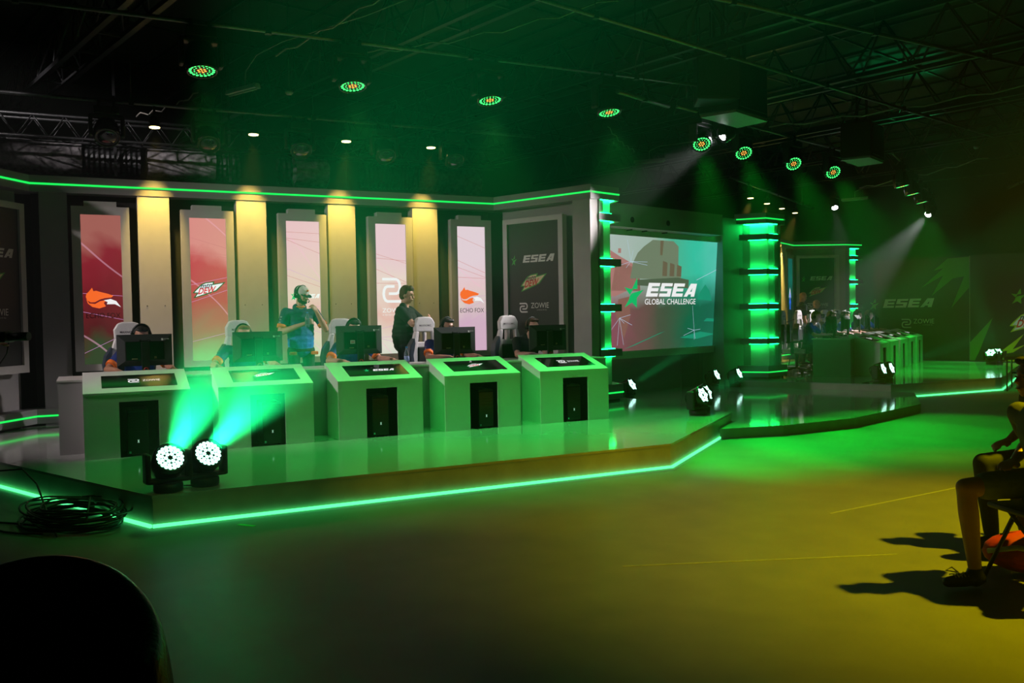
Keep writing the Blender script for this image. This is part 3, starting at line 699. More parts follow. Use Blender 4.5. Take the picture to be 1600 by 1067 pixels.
DL = [('swirl','pale box desk with white hook emblem display, leftmost of the near row'), ('bolt','pale box desk struck by the green beam, second in the near row'),
      ('star','pale box desk with a green star display, middle of the near row'), ('bolt','pale green lit box desk with jagged drink emblem, fourth in the near row'), ('swirl','pale green lit box desk at the end of the near row, nearest the big screen')]
for i, (lg, lb) in enumerate(DL): desk(DX[i], 'L', i, lg, lb, (0,.06,0,.05,.0)[i])
RL = ['far white box desk closest to us, with its side turned this way', 'far white box desk, second of the receding row', 'far white box desk, middle of the receding row', 'far white box desk, fourth of the receding row', 'far white box desk at the remote end of the row']
for i in range(5): desk(DX[4-i], 'R', i, ('swirl','bolt','star','bolt','swirl')[i], RL[i])
def counter(side):
    (px, py), rz = pose(2.99, 9.95, -90, side); sx = 1 if side == 'L' else -1
    t = thing('player_counter', 'long grey worktop counter behind the %s row of box desks' % ('near' if side == 'L' else 'far'), 'table', (px, py, SZ), rz)
    part('top', t, GREY, lambda b: b.box(-3.29, 3.29, 0, .76, .745, .765), .003)
    part('front_panel', t, GREYM, lambda b: b.box(-3.28, 3.28, .005, .025, 0, .745))
    for s in (-1, 1): part('end_panel', t, GREYM, lambda b: b.box(*sorted((s*3.28, s*3.26)), .025, .74, 0, .745))
    part('desk_mat', t, BLACK, lambda b: [b.box(sx*(DX[i]-2.99)-.32, sx*(DX[i]-2.99)+.32, .42, .74, .765, .769) for i in range(5)])
for sd in 'LR': counter(sd)

# ---- monitors seen from behind
def monitor(x, y, side, label, dz=0, yaw=0, group='monitors of the near players'):
    (px, py), rz = pose(x, y, -90, side)
    t = thing('monitor', label, 'monitor', (px, py, SZ+.765), rz+yaw, group)
    z0, z1 = .095+dz, .445+dz; zc = (z0+z1)/2
    part('screen_frame', t, PLA, lambda b: b.box(-.285,.285,0,.02,z0,z1), .004)
    fg = glow('player_screen', (.55,.62,.75), 1.1)
    part('lit_screen', t, fg, lambda b: b.box(-.27,.27,.02,.022,z0+.015,z1-.01))
    def back(b):
        A = [(-.285,0,z0),(.285,0,z0),(.285,0,z1),(-.285,0,z1)]; B = [(-.205,-.045,z0+.06),(.205,-.045,z0+.06),(.205,-.045,z1-.075),(-.205,-.045,z1-.075)]
        b.add(A+B, [(0,1,5,4),(1,2,6,5),(2,3,7,6),(3,0,4,7),(4,5,6,7)])
    part('bevelled_back', t, mat('grey_black_monitor', (.20,.20,.21), .42, var=.08), back)
    part('rear_panel', t, BLACKG, lambda b: [b.box(-.195,-.045,-.05,-.044,z0+.065,z1-.08), b.box(.045,.195,-.05,-.044,z0+.065,z1-.08)], .003)
    part('stand_neck', t, PLA, lambda b: [b.box(-.04,.04,-.075,-.045,.02,zc+.09), b.box(-.03,.03,-.05,-.04,zc-.03,zc+.03)], .006)
    part('stand_base', t, PLA, lambda b: b.lathe([(.12,0),(.12,.012),(.03,.022)], None, 20))
    part('red_cable_ring', t, mat('red_plastic', (.75,.10,.10), .4), lambda b: b.path([(.022*math.cos(a*.7)-.0, -.082, .05+.028*math.sin(a*.7)) for a in range(10)], .005))
    k = Ink()
    k.text('BenQ', -.055, z1-.052, .11, .028, BLACKG); k.text('ZOWIE', .19, z1-.028, .06, .013, INKW); k.poly([(.17,z1-.036),(.188,z1-.036),(.188,z1-.014),(.17,z1-.014)], INKW)
    # the bevel leans back, the print follows it
    sl = Vector((0,-.045,-.075)).normalized()
    o = k.build('print', t, Matrix.Translation((0,-.034,0)))
    for v in o.data.vertices:
        u_, v_ = v.co.x, v.co.y; v.co = Vector((u_, -(z1-v_)*.6-.002, v_))
    k = Ink()
    k.poly([(.09,z0+.08),(.115,z0+.08),(.115,z0+.105),(.09,z0+.105)], mat('kraft_label', (.62,.58,.42), .6)); k.poly([(-.14,z0+.078),(-.08,z0+.078),(-.08,z0+.086),(-.14,z0+.086)], mat('kraft_label', (.62,.58,.42), .6))
    k.build('sticker', t, face_X((0,-.052,0), (1,0,0), (0,0,1)))
    return t
ML = [('black monitor seen from behind on the first near desk',0,.05),('black monitor washed in green haze on the second near desk',0,.02),('raised black monitor with a white sticker, on the middle near desk',.045,-.03),
      ('grey backed monitor hiding the dark haired player in the blue shirt',0,-.02),('grey backed monitor in front of the black shirted player',0,0)]
MX = (.565, 1.79, 3.01, 4.285, 5.66)
for i, (lb, dz, yw) in enumerate(ML):
    m_ = monitor(MX[i], 10.45, 'L', lb, dz, yw)
    if i == 2:
        k = Ink(); k.poly([(-.125,.27),(-.065,.27),(-.065,.315),(-.125,.315)], INKW); k.poly([(-.115,.288),(-.075,.288),(-.075,.296),(-.115,.296)], INKR, 1); k.build('white_sticker', m_, face_X((0,-.052,0),(1,0,0),(0,0,1)))
for i in range(5): monitor(MX[4-i], 10.5, 'R', 'black monitor edge on, on the far %s desk' % FORD[i], 0, R(-6+3*i), 'monitors of the far players')

# ---- keyboards and mice
for i in range(5):
    for sd in 'LR':
        xx = MX[i]; nm = ('near '+ORD[i].replace(' near','')) if sd == 'L' else 'far '+FORD[4-i]
        (px, py), rz = pose(xx+.10, 10.56, -90, sd)
        q = thing('keyboard', 'black keyboard behind the monitor on the %s desk' % nm, 'keyboard', (px, py, SZ+.769), rz)
        part('case', q, PLA, lambda b: b.box(-.18,.18,-.06,.06,0,.018), .004)
        tag(part('keys', q, BLACKG, lambda b: [b.box(-.172+c*.023, -.153+c*.023, -.052+r_*.022, -.034+r_*.022, .018, .026) for c in range(15) for r_ in range(5)]), kind='stuff')
        (px, py), rz = pose(xx-.26, 10.58, -90, sd)
        q = tag(part('computer_mouse', None, BLACKG, lambda b: b.ball((0,0,.012), (.03,.055,.024), seg=12, rings=6)), 'black mouse under the hand of the player at the %s desk' % nm, 'mouse')
        q.location = (px, py, SZ+.772); q.rotation_euler = (0,0,rz)

# ---- gaming chairs
def chair(x, y, side, label, yaw=0, white=True):
    (px, py), rz = pose(x, y, -90, side)
    t = thing('gaming_chair', label, 'chair', (px, py, SZ), rz+yaw, 'white and black gaming chairs')
    sh = WHITEC
    def XZ(b, pts, y0, y1, m=None):
        X = Matrix(((1,0,0,0),(0,0,-1,0),(0,1,0,0),(0,0,0,1))); b.prism([(p[0], p[1]) for p in pts], -y1, -y0, m, X)
    mir = lambda pts: [(-p[0], p[1]) for p in pts]
    def back(b):
        XZ(b, [(-.155,1.14),(-.16,1.26),(-.115,1.335),(-.06,1.35),(.06,1.35),(.115,1.335),(.16,1.26),(.155,1.14)], .26, .34)
        side_ = [(-.155,1.15),(-.205,.98),(-.235,.80),(-.20,.55),(-.12,.5),(-.12,.98),(-.10,1.15)]
        XZ(b, side_, .25, .33); XZ(b, mir(side_), .25, .33)
        XZ(b, [(-.025,1.15),(-.025,.98),(.025,.98),(.025,1.15)], .27, .32)
        XZ(b, [(-.14,1.0),(-.14,.92),(.14,.92),(.14,1.0)], .26, .33)
    part('backrest', t, sh, back, .018, 3)
    part('back_pad', t, BLACK, lambda b: XZ(b, [(-.13,.93),(-.13,.48),(.13,.48),(.13,.93)], .24, .31), .015)
    wing = [(-.20,.62),(-.28,.70),(-.30,.84),(-.275,.95),(-.20,1.06),(-.19,.98),(-.225,.82)]
    for s in (wing, mir(wing)): part('side_wing', t, mat('graphite_leatherette', (.22,.25,.30), .4), lambda b: XZ(b, s, .19, .32), .015)
    part('seat', t, BLACK, lambda b: b.box(-.25,.25,-.26,.26,.42,.50), .03, 3)
    part('seat_side', t, sh, lambda b: [b.box(-.27,-.22,-.25,.24,.44,.53), b.box(.22,.27,-.25,.24,.44,.53)], .02)
    for s in (-1, 1): part('armrest', t, BLACK, lambda b: [b.box(s*.30-.04, s*.30+.04, -.12,.14,.66,.685), b.box(s*.30-.02, s*.30+.02, -.02,.04,.42,.66)], .008)
    part('gas_column', t, STEEL, lambda b: b.tube((0,0,.1), (0,0,.42), .03))
    def star(b):
        for i in range(5):
            a = i*2*math.pi/5; c, s = math.cos(a), math.sin(a); b.tube((0,0,.11), (.30*c,.30*s,.075), .026, .018); 
    part('star_base', t, BLACK, star)
    for i in range(5):
        a = i*2*math.pi/5; c, s = math.cos(a), math.sin(a); part('caster', t, BLACK, lambda b: b.tube((.30*c-.02*s,.30*s+.02*c,.032), (.30*c+.02*s,.30*s-.02*c,.032), .032, seg=12))
    k = Ink(); k.text('MAXNOMIC', -.095, 1.215, .19, .028, LG('stitch_grey', (.35,.30,.32)), bold=.01); k.build('lettering', t, face_X((0,.258,0), (1,0,0), (0,0,1)))
CHX = (.47, 1.80, 3.10, 4.30, 5.60)
CL = ['white gaming chair of the player at the first near desk', 'white gaming chair of the fair haired player, mostly hidden', 'white gaming chair behind the raised monitor', 'white gaming chair right beside the man with folded arms', 'white gaming chair of the black shirted player with covered face']
for i in range(5): chair(CHX[i], 11.22, 'L', CL[i], (.10,.25,.12,.15,.12)[i])
for i in range(5): chair(CHX[4-i]+.05, 11.25, 'R', 'gaming chair of the player at the far %s desk' % FORD[i], -.1*i)

# ================================================================ PEOPLE
def cap_mesh(b, p, q, r1, r2, seg=12):
    p, q = Vector(p), Vector(q); d = q-p; L_ = max(d.length, 1e-4); qt = d.to_track_quat('Z', 'Y'); prof = []
    for i in range(5): a = -math.pi/2 + math.pi/2*i/4; prof.append((max(r1*math.cos(a), 1e-4), r1*math.sin(a)))
    for i in range(5): a = math.pi/2*i/4; prof.append((max(r2*math.cos(a), 1e-4), L_+r2*math.sin(a)))
    X = Matrix.Translation(p) @ qt.to_matrix().to_4x4()
    b.lathe(prof, None, seg, X)
def blob(name, prims, voxel, m, parent, smooth=4):
    me = bpy.data.meshes.new(name); vs = []; fs = []
    b = MB()
    for pr in prims:
        if pr[0] == 'c': cap_mesh(b, *pr[1:])
        else: b.ball(pr[1], pr[2], None, 14, 10, pr[3] if len(pr) > 3 else None)
    me.from_pydata(b.v, [], b.f)
    bm = bmesh.new(); bm.from_mesh(me); bmesh.ops.remove_doubles(bm, verts=bm.verts, dist=1e-5); bmesh.ops.recalc_face_normals(bm, faces=bm.faces); bm.to_mesh(me); bm.free()
    o = bpy.data.objects.new(name, me); COL.objects.link(o)
    r = o.modifiers.new('r', 'REMESH'); r.mode = 'VOXEL'; r.voxel_size = voxel; r.use_smooth_shade = True
    s = o.modifiers.new('s', 'SMOOTH'); s.iterations = smooth; s.factor = .5
    dg = bpy.context.evaluated_depsgraph_get(); m2 = bpy.data.meshes.new_from_object(o.evaluated_get(dg), depsgraph=dg)
    bpy.data.objects.remove(o); bpy.data.meshes.remove(me)
    m2.materials.clear(); m2.materials.append(m)
    for p in m2.polygons: p.use_smooth = True
    o = bpy.data.objects.new(name, m2); COL.objects.link(o); o.parent = parent
    return o
def V(*a): return Vector(a)
def hand(pr, wr, d, up, side, curl=.5):
    d = Vector(d).normalized(); lat = d.cross(Vector(up)).normalized()*side; n = lat.cross(d)*side   # n: back of the hand
    n = Vector(up) - d*Vector(up).dot(d); n.normalize()
    kn = wr + d*.085
    for o_ in (-.026, -.009, .009, .026): pr.append(('c', wr+lat*o_*.6+d*.01, kn+lat*o_, .014, .012))
    for i, (o_, L_) in enumerate(((-.030,.030),(-.010,.036),(.011,.034),(.031,.027))):
        a = kn+lat*o_; d1 = (d*math.cos(curl*.6)-n*math.sin(curl*.6)); d2 = (d*math.cos(curl*1.5)-n*math.sin(curl*1.5))
        b_ = a+d1*L_+lat*o_*.12; pr.append(('c', a, b_, .0098, .009)); pr.append(('c', b_, b_+d2*L_*.85, .009, .0075))
    t0 = wr+d*.025-lat*.026; t1 = t0+(d*.75-lat*.6-n*.2).normalized()*.04; pr.append(('c', t0, t1, .013, .011)); pr.append(('c', t1, t1+(d*.9-n*.3).normalized()*.028, .0105, .0085))
def limb(pr, a, b_, r1, r2, n=1): pr.append(('c', a, b_, r1, r2))
def torso(pr, pel, ch, nk, w, dp, belly=1.0, grow=0):
    # pel: hips, ch: chest centre, nk: base of neck ; w/dp half widths
    for i in range(7):
        t_ = i/6; c = pel.lerp(ch, t_); ww = (w*.92*(1-t_)+w*t_)+grow; dd = dp*(.90+(belly-.90)*math.exp(-((t_-.38)/.38)**2))+grow
        pr.append(('e', c, (ww, dd, .125)))
    pr.append(('e', ch.lerp(nk, .45), (w*.92+grow, dp*.80+grow, .075)))
def person(name_label, loc, rz, P, S, vox=.009):
    """P: joints, S: style"""
    t = thing('person', name_label, 'person', loc, rz, S.get('group'))
    g = lambda k: Vector(P[k])
    sk = S.get('skin', SKIN); w = S.get('w', .165); dp = S.get('d', .105); bl = S.get('belly', 1.0)
    hd = g('head'); hy = P.get('yaw', 0); hp = P.get('pitch', 0); hr = P.get('roll', 0)
    HR = (Matrix.Rotation(hy, 3, 'Z') @ Matrix.Rotation(hp, 3, 'X') @ Matrix.Rotation(hr, 3, 'Y'))
    h = lambda x, y, z: hd + HR @ Vector((x, y, z))
    pr = []
    torso(pr, g('pel'), g('ch'), g('nk'), w*.9, dp*.88, bl)
    pr.append(('c', g('nk')+V(0,.0,-.03), h(0,.015,-.07), .060, .054))
    pr += [('e', h(0,.008,.018), (.076,.094,.098), HR), ('e', h(0,-.022,-.05), (.060,.068,.062), HR), ('e', h(0,-.055,-.088), (.028,.026,.022), HR),
           ('c', h(0,-.086,.012), h(0,-.105,-.022), .009, .014), ('e', h(0,-.078,.03), (.05,.014,.012), HR), ('e', h(0,-.088,-.055), (.026,.010,.007), HR), ('e', h(0,-.086,-.066), (.022,.010,.006), HR)]
    for s in (-1, 1):
        pr += [('e', h(s*.078,.008,-.005), (.010,.020,.032), HR), ('e', h(s*.036,-.068,-.025), (.020,.014,.018), HR)]
    for sd in ('r', 'l'):
        sh, el, wr, hv = g('sh'+sd), g('el'+sd), g('wr'+sd), Vector(P['hd'+sd])
        limb(pr, g('ch').lerp(sh, .5)+V(0,0,.02), sh, .06, .052); limb(pr, sh, el, .048*S.get('arm',1), .038*S.get('arm',1)); limb(pr, el, el.lerp(wr,.4), .039*S.get('arm',1), .041*S.get('arm',1)); limb(pr, el.lerp(wr,.4), wr, .040*S.get('arm',1), .026)
        hand(pr, wr, hv, P.get('up'+sd, (0,0,1)), 1 if sd == 'r' else -1, P.get('curl'+sd, .5))
        hp_, kn, an = g('hp'+sd), g('kn'+sd), g('an'+sd); td = Vector(P.get('toe', (0,-1,0)))
        limb(pr, hp_, kn, .080, .055); limb(pr, kn, kn.lerp(an,.3), .052, .056); limb(pr, kn.lerp(an,.3), an, .056, .036)
        limb(pr, an+V(0,0,-.03), an+td*.13+V(0,0,-.055), .034, .026)
    blob('body', pr, vox, sk, t)
    # shirt
    shp = []; torso(shp, g('pel')+V(0,0,-.03), g('ch'), g('nk'), w, dp, bl, .006)
    shp.append(('c', g('nk')+V(-.04,.01,-.015), g('nk')+V(.04,.01,-.015), .058, .058))
    for sd in ('r', 'l'):
        sh, el = g('sh'+sd), g('el'+sd); k_ = S.get('sleeve', .62)
        shp.append(('c', g('ch').lerp(sh,.35)+V(0,0,.02), sh, .085, .066)); shp.append(('c', sh, sh.lerp(el,k_), .066*S.get('arm',1), .060*S.get('arm',1)))
    so_ = blob('shirt', shp, vox, S['shirt'], t)
    if S.get('cuff'):
        for sd in ('r','l'):
            sh, el = g('sh'+sd), g('el'+sd); k_ = S.get('sleeve', .62); a = sh.lerp(el, k_-.0); c = sh.lerp(el, k_+.16)
            b = MB(); b.tube(a, c, .064*S.get('arm',1), .061*S.get('arm',1), None, 18); b.build('cuff', S['cuff'], t)
            if S.get('marks'):
                b = MB(); q = (el-sh).normalized()
                for i in range(3):
                    c0 = sh.lerp(el, .22+.13*i)+V(-.055 if sd == 'r' else .055, -.036, .0); b.box(c0.x-.010, c0.x+.010, c0.y-.012, c0.y+.004, c0.z-.009, c0.z+.009)
                b.build('sleeve_print', INKW, t)
    if S.get('hem'):
        c = g('pel')+V(0,0,-.085)
        for s in (-1, 1): b = MB(); b.box(c.x+s*(w*.78)-.045, c.x+s*(w*.78)+.045, c.y-dp-.02, c.y-dp+.05, c.z-.03, c.z+.015); b.build('hem_patch', S['hem'], t, .01)
    if S.get('collar'):
        b = MB(); c = g('nk')+V(0,-.0,.022); b.path([c+V(.062*math.cos(a*.5236), .060*math.sin(a*.5236)-.012, -.016*(1-math.sin(a*.5236))) for a in range(13)], .010); b.build('collar', S['collar'], t)
    # trousers
    tr = []; pm = S.get('pants', mat('dark_trousers', (.08,.09,.12), .8))
    tr.append(('e', g('pel')+V(0,0,-.04), (w*.98, dp*1.05, .09)))
    for sd in ('r','l'):
        hp_, kn, an = g('hp'+sd), g('kn'+sd), g('an'+sd)
        tr.append(('c', g('pel').lerp(hp_,.6), hp_, .092, .092)); 
        if S.get('shorts'): tr.append(('c', hp_, hp_.lerp(kn,.72), .092, .082))
        else: tr.append(('c', hp_, kn, .092, .066)); tr.append(('c', kn, kn.lerp(an,.3), .066, .065)); tr.append(('c', kn.lerp(an,.3), an+V(0,0,.01), .065, .048))
    blob('shorts' if S.get('shorts') else 'trousers', tr, vox*1.15, pm, t)
    sm = S.get('shoe', mat('dark_shoe', (.07,.07,.075), .5))
    for sd in ('r','l'):
        an = g('an'+sd); td = Vector(P.get('toe', (0,-1,0))); 
        blob('shoe', [('c', an+V(0,0,-.045)-td*.02, an+td*.07+V(0,0,-.05), .043, .040), ('c', an+td*.07+V(0,0,-.052), an+td*.17+V(0,0,-.058), .040, .030), ('c', an+V(0,0,-.01), an+V(0,0,-.05), .044, .046)], .008, sm, t, 3)
    # hair / face
    hc = S.get('hair', mat('dark_hair', (.12,.09,.07), .7, bump=.4, scale=60))
    if not S.get('bald') and not S.get('cap'):
        hl = S.get('hairlift', .0)
        blob('hair', [('e', h(0,.030,.035), (.084,.088,.092+hl), HR), ('e', h(0,.045,-.01), (.076,.070,.075), HR), ('e', h(-.02,-.045,.092+hl*.6), (.052,.042,.026+hl), HR), ('e', h(.025,-.045,.088+hl*.5), (.050,.040,.026+hl), HR), ('e', h(.076,.02,.03), (.012,.035,.05), HR), ('e', h(-.076,.02,.03), (.012,.035,.05), HR)], .008, hc, t, 2)
    if S.get('beard'):
        blob('beard', [('e', h(0,-.052,-.082), (.050,.046,.034), HR), ('e', h(.045,-.02,-.06), (.024,.045,.04), HR), ('e', h(-.045,-.02,-.06), (.024,.045,.04), HR), ('c', h(-.022,-.096,-.042), h(.022,-.096,-.042), .008, .008)], .007, hc, t, 2)
    b = MB()
    for s in (-1, 1): b.ball(h(s*.032,-.083,.004), (.012,.006,.0055), None, 10, 6, HR)
    b.build('eye', mat('dark_eye', (.10,.07,.06), .3), t)
    b = MB()
    for s in (-1, 1): b.ball(h(s*.034,-.090,.026), (.019,.006,.005), None, 10, 6, HR)
    b.build('brow', hc, t)
    b = MB(); b.ball(h(0,-.096,-.060), (.024,.005,.004), None, 10, 6, HR); b.build('mouth', mat('lip', (.50,.28,.25), .5), t)
    if S.get('cap'):
        blob('cap_crown', [('e', h(0,.01,.050), (.088,.104,.085), HR)], .008, S['cap'], t, 2)
        blob('cap_back', [('e', h(0,.050,.045), (.086,.072,.084), HR)], .008, mat('navy_mesh', (.07,.10,.20), .8), t, 2)
        bb = MB(); pts = [(.085*math.cos(a*.2618*2), -.06-.10*math.sin(a*.2618*2)) for a in range(7)]
        X = Matrix.Translation(h(0,0,.035)) @ HR.to_4x4() @ Matrix.Rotation(R(12), 4, 'X'); bb.prism([(p[0], p[1]) for p in pts], -.006, .004, None, X); bb.build('cap_brim', mat('navy_mesh', (.07,.10,.20), .8), t, .003)
        bb = MB(); bb.ball(h(0,-.093,.082), (.022,.006,.014), None, 10, 6, HR); bb.build('cap_badge', mat('orange_cloth', (.95,.45,.12), .7), t)
    if S.get('headset'):
        b = MB(); hs = .099 if not S.get('cap') else .106
        b.path([h(hs*math.sin(a), .012, .008+.125*math.cos(a)) for a in [R(-95+19*i) for i in range(11)]], .011)
        b.build('headset_band', BLACK, t)
        for s in (-1, 1):
            b = MB(); b.tube(h(s*.078,.008,-.005), h(s*.112,.008,-.005), .040, .034, None, 16); b.build('ear_cup', BLACKG, t, .006)
        b = MB(); b.path([h(.095,-.01,-.03), h(.088,-.07,-.065), h(.04,-.105,-.07)], .005); b.ball(h(.035,-.106,-.07), .010); b.build('boom_mic', BLACK, t)
    return t
def seated(**k):
    P = dict(pel=(0,.06,.56), ch=(0,-.03,.90), nk=(0,-.05,1.05), head=(0,-.09,1.205), shr=(-.185,-.03,.985), shl=(.185,-.03,.985),
             elr=(-.35,-.20,.815), wrr=(-.25,-.40,.812), hdr=(.15,-1,-.12), ell=(.31,-.20,.815), wrl=(.33,-.42,.812), hdl=(.1,-1,-.12),
             hpr=(-.10,.04,.54), knr=(-.14,-.40,.53), anr=(-.14,-.42,.09), hpl=(.10,.04,.54), knl=(.14,-.40,.53), anl=(.14,-.42,.09))
    P.update(k); return P
ORANGE = mat('orange_cloth', (.95,.45,.12), .7)
def jersey(name, top, bot, z0, z1):
    m = bpy.data.materials.new(name); m.use_nodes = True; nt = m.node_tree; N = nt.nodes; L = nt.links; b = N['Principled BSDF']; b.inputs['Roughness'].default_value = .75
    tc = N.new('ShaderNodeTexCoord'); sx = N.new('ShaderNodeSeparateXYZ'); L.new(tc.outputs['Object'], sx.inputs[0]); mr = N.new('ShaderNodeMapRange'); mr.inputs['From Min'].default_value = z0; mr.inputs['From Max'].default_value = z1
    L.new(sx.outputs['Z'], mr.inputs['Value']); cr = N.new('ShaderNodeValToRGB'); cr.color_ramp.elements[0].color = (*lin(bot), 1); cr.color_ramp.elements[1].color = (*lin(top), 1); L.new(mr.outputs[0], cr.inputs['Fac'])
    n = N.new('ShaderNodeTexNoise'); n.inputs['Scale'].default_value = 14; L.new(tc.outputs['Object'], n.inputs['Vector']); bp = N.new('ShaderNodeBump'); bp.inputs['Strength'].default_value = .5; bp.inputs['Distance'].default_value = .03
    L.new(n.outputs['Fac'], bp.inputs['Height']); L.new(bp.outputs[0], b.inputs['Normal']); L.new(cr.outputs[0], b.inputs['Base Color']); return m
JER = jersey('blue_jersey', (.10,.14,.36), (.12,.30,.72), .6, 1.0); JER2 = jersey('blue_jersey_long', (.08,.12,.32), (.16,.52,.85), 1.0, 1.35); JER3 = jersey('violet_jersey', (.16,.14,.36), (.22,.20,.50), .6, 1.0)
BLK = mat('black_cotton', (.075,.075,.08), .85, var=.15, bump=.3, scale=18)
BROWN = mat('brown_hair', (.30,.19,.11), .7, bump=.5, scale=50, var=.3); FAIR = mat('fair_hair', (.55,.42,.24), .7, bump=.5, scale=50, var=.3); DARKH = mat('dark_hair', (.10,.08,.07), .7, bump=.5, scale=50)
base = dict(shirt=JER, cuff=ORANGE, marks=True, headset=True)
def at_desk(x, y, side, label, P, S, yaw=0, vox=.009):
    (px, py), rz = pose(x, y, -90, side); return person(label, (px, py, SZ), rz+yaw, P, S, vox)
at_desk(.535, 11.02, 'L', 'person with black hair and headset bent over the first near desk, blue shirt', seated(head=(.02,-.15,1.195), pitch=R(-22)*-1, nk=(.01,-.09,1.045), yaw=.1), dict(base, hair=DARKH, skin=SKINT))
at_desk(1.70, 11.0, 'L', 'person with fair hair and headset looking over the green hazed monitor', seated(head=(.0,-.10,1.17), elr=(-.37,-.18,.815), wrr=(-.34,-.38,.812), yaw=.12), dict(base, hair=FAIR))
at_desk(3.06, 11.0, 'L', 'person with dark hair at the middle near desk, blue shirt with orange cuffs', seated(head=(0,-.14,1.215), pitch=R(14), wrr=(-.20,-.44,.812), ell=(.34,-.16,.815), wrl=(.42,-.44,.812), hdl=(.35,-1,-.1)), dict(base, hair=DARKH))
at_desk(4.31, 11.0, 'L', 'person in violet blue shirt seated beside the man with folded arms', seated(head=(.04,-.12,1.21), yaw=.35, pitch=R(8), elr=(-.27,-.20,.815), wrr=(-.02,-.36,.812), hdr=(.8,-.6,-.1), wrl=(.36,-.46,.812)), dict(base, shirt=JER3, hair=DARKH, skin=SKINT))
at_desk(5.62, 11.0, 'L', 'person in black shirt covering the face with one hand at the last near desk', seated(head=(.03,-.12,1.185), yaw=.2, elr=(-.26,-.20,.80), wrr=(-.10,-.40,.812), hdr=(.5,-1,-.1), ell=(.14,-.30,.815), wrl=(.05,-.285,1.10), hdl=(-.35,.12,.9), upl=(0,-1,.1), curll=.5), dict(shirt=BLK, hair=BROWN, headset=True))
# the two standing men
def standing(**k):
    P = dict(pel=(0,0,.98), ch=(0,0,1.34), nk=(0,.01,1.52), head=(0,-.02,1.68), shr=(-.20,.0,1.44), shl=(.20,.0,1.44), elr=(-.26,.02,1.14), wrr=(-.26,-.08,.90), hdr=(0,-.2,-1), ell=(.26,.02,1.14), wrl=(.26,-.08,.90), hdl=(0,-.2,-1),
             hpr=(-.10,0,.92), knr=(-.11,-.01,.50), anr=(-.12,.02,.10), hpl=(.10,0,.92), knl=(.11,-.01,.50), anl=(.12,.02,.10))
    P.update(k); return P
person('person in white cap and blue shirt standing with a bottle behind the second desk', (2.60, 11.85, SZ), .12,
       standing(elr=(-.30,-.05,1.17), wrr=(-.03,-.27,1.29), hdr=(1,-.25,.25), upr=(0,-1,.2), curlr=1.1, ell=(.32,-.10,1.20), wrl=(.16,-.20,1.44), hdl=(-.5,.1,.8), upl=(.5,-.8,0), curll=1.0, yaw=.45, pitch=R(14), head=(.02,-.03,1.67)),
       dict(shirt=JER2, cuff=ORANGE, marks=True, collar=ORANGE, hem=ORANGE, cap=mat('white_cotton', (.85,.84,.80), .8), headset=True, beard=True, hair=DARKH, w=.19, d=.125, belly=1.15, arm=1.05), .008)
q = thing('water_bottle', 'small clear bottle held by the man in the white cap', 'bottle', (2.625, 11.545, SZ+1.24), .2)
PET = mat('clear_plastic', (.75,.85,.90), .08, var=.02, trans=.8)
part('bottle_body', q, PET, lambda b: b.lathe([(.028,0),(.031,.02),(.031,.12),(.012,.17),(.012,.185)], None, 14)); part('cap', q, mat('blue_plastic', (.25,.5,.8), .4), lambda b: b.tube((0,0,.185), (0,0,.2), .014))
rz2 = R(52)
person('person in plain black t-shirt standing with folded arms, brown hair', (4.10, 11.85, SZ), rz2,
       standing(w=0, elr=(-.28,-.20,1.25), wrr=(.02,-.345,1.33), hdr=(1,.10,.1), upr=(0,-1,.2), curlr=.3, ell=(.28,-.20,1.25), wrl=(-.04,-.31,1.28), hdl=(-1,.1,-.05), upl=(0,-1,0), curll=.4, yaw=.0, pitch=R(10), head=(0,-.03,1.665)),
       dict(shirt=BLK, hair=BROWN, w=.225, d=.165, belly=1.2, arm=1.12, hairlift=.018, skin=SKIN), .008)
q = thing('water_bottle', 'clear bottle with blue label standing on the counter by the middle desk', 'bottle', (3.57, 10.3, SZ+.765), 0)
part('bottle_body', q, PET, lambda b: b.lathe([(.030,0),(.033,.02),(.033,.13),(.013,.185),(.013,.20)], None, 14)); part('cap', q, mat('blue_plastic', (.25,.5,.8), .4), lambda b: b.tube((0,0,.2), (0,0,.218), .015))
part('label_band', q, mat('blue_white_label', (.60,.68,.88), .5, var=.3, scale=40), lambda b: b.lathe([(.0336,.035),(.0336,.10)], None, 14))
# far side people
RJ = jersey('royal_jersey', (.10,.22,.60), (.08,.10,.20), .6, 1.05)
fb = dict(shirt=RJ, headset=True, group='players of the far row')
for i, (lb, hr_, yw) in enumerate((('long fair haired player at the near end of the far row, blue and white shirt', FAIR, -.1), ('brown haired player leaning in, second of the far row', BROWN, -.15), ('dark haired player behind the tripod camera in the far row', DARKH, -.1),
        ('player in the far row, fourth, partly behind monitors', DARKH, 0), ('farthest player at the remote end of the far row', BROWN, .1))):
    S = dict(fb, hair=hr_); at_desk(DX[4-i]+.05, 11.0-.06*i, 'R', 'person: '+lb if 0 else lb.replace('player', 'person', 1), seated(head=(0,-.15+.02*i,1.20), pitch=R(12), yaw=yw), S, 0, .012)
c = M(2.6, 11.9)
person('bald person in dark shirt standing behind the far players', (c[0], c[1], SZ), R(60), standing(yaw=.3, pitch=R(18)), dict(shirt=BLK, bald=True, skin=SKINT), .012)
c = M(1.2, 12.0)
person('bald person in black crouched over a video camera at the end of the far row', (c[0], c[1], SZ), R(20), standing(head=(0,-.12,1.50), ch=(0,-.05,1.2), nk=(0,-.08,1.36), shr=(-.19,-.06,1.28), shl=(.19,-.06,1.28), elr=(-.24,-.18,1.08), wrr=(-.12,-.38,1.22), hdr=(.2,-1,.1), ell=(.24,-.18,1.08), wrl=(.12,-.38,1.22), hdl=(-.2,-1,.1), pitch=R(10)), dict(shirt=BLK, bald=True, skin=SKINT), .012)
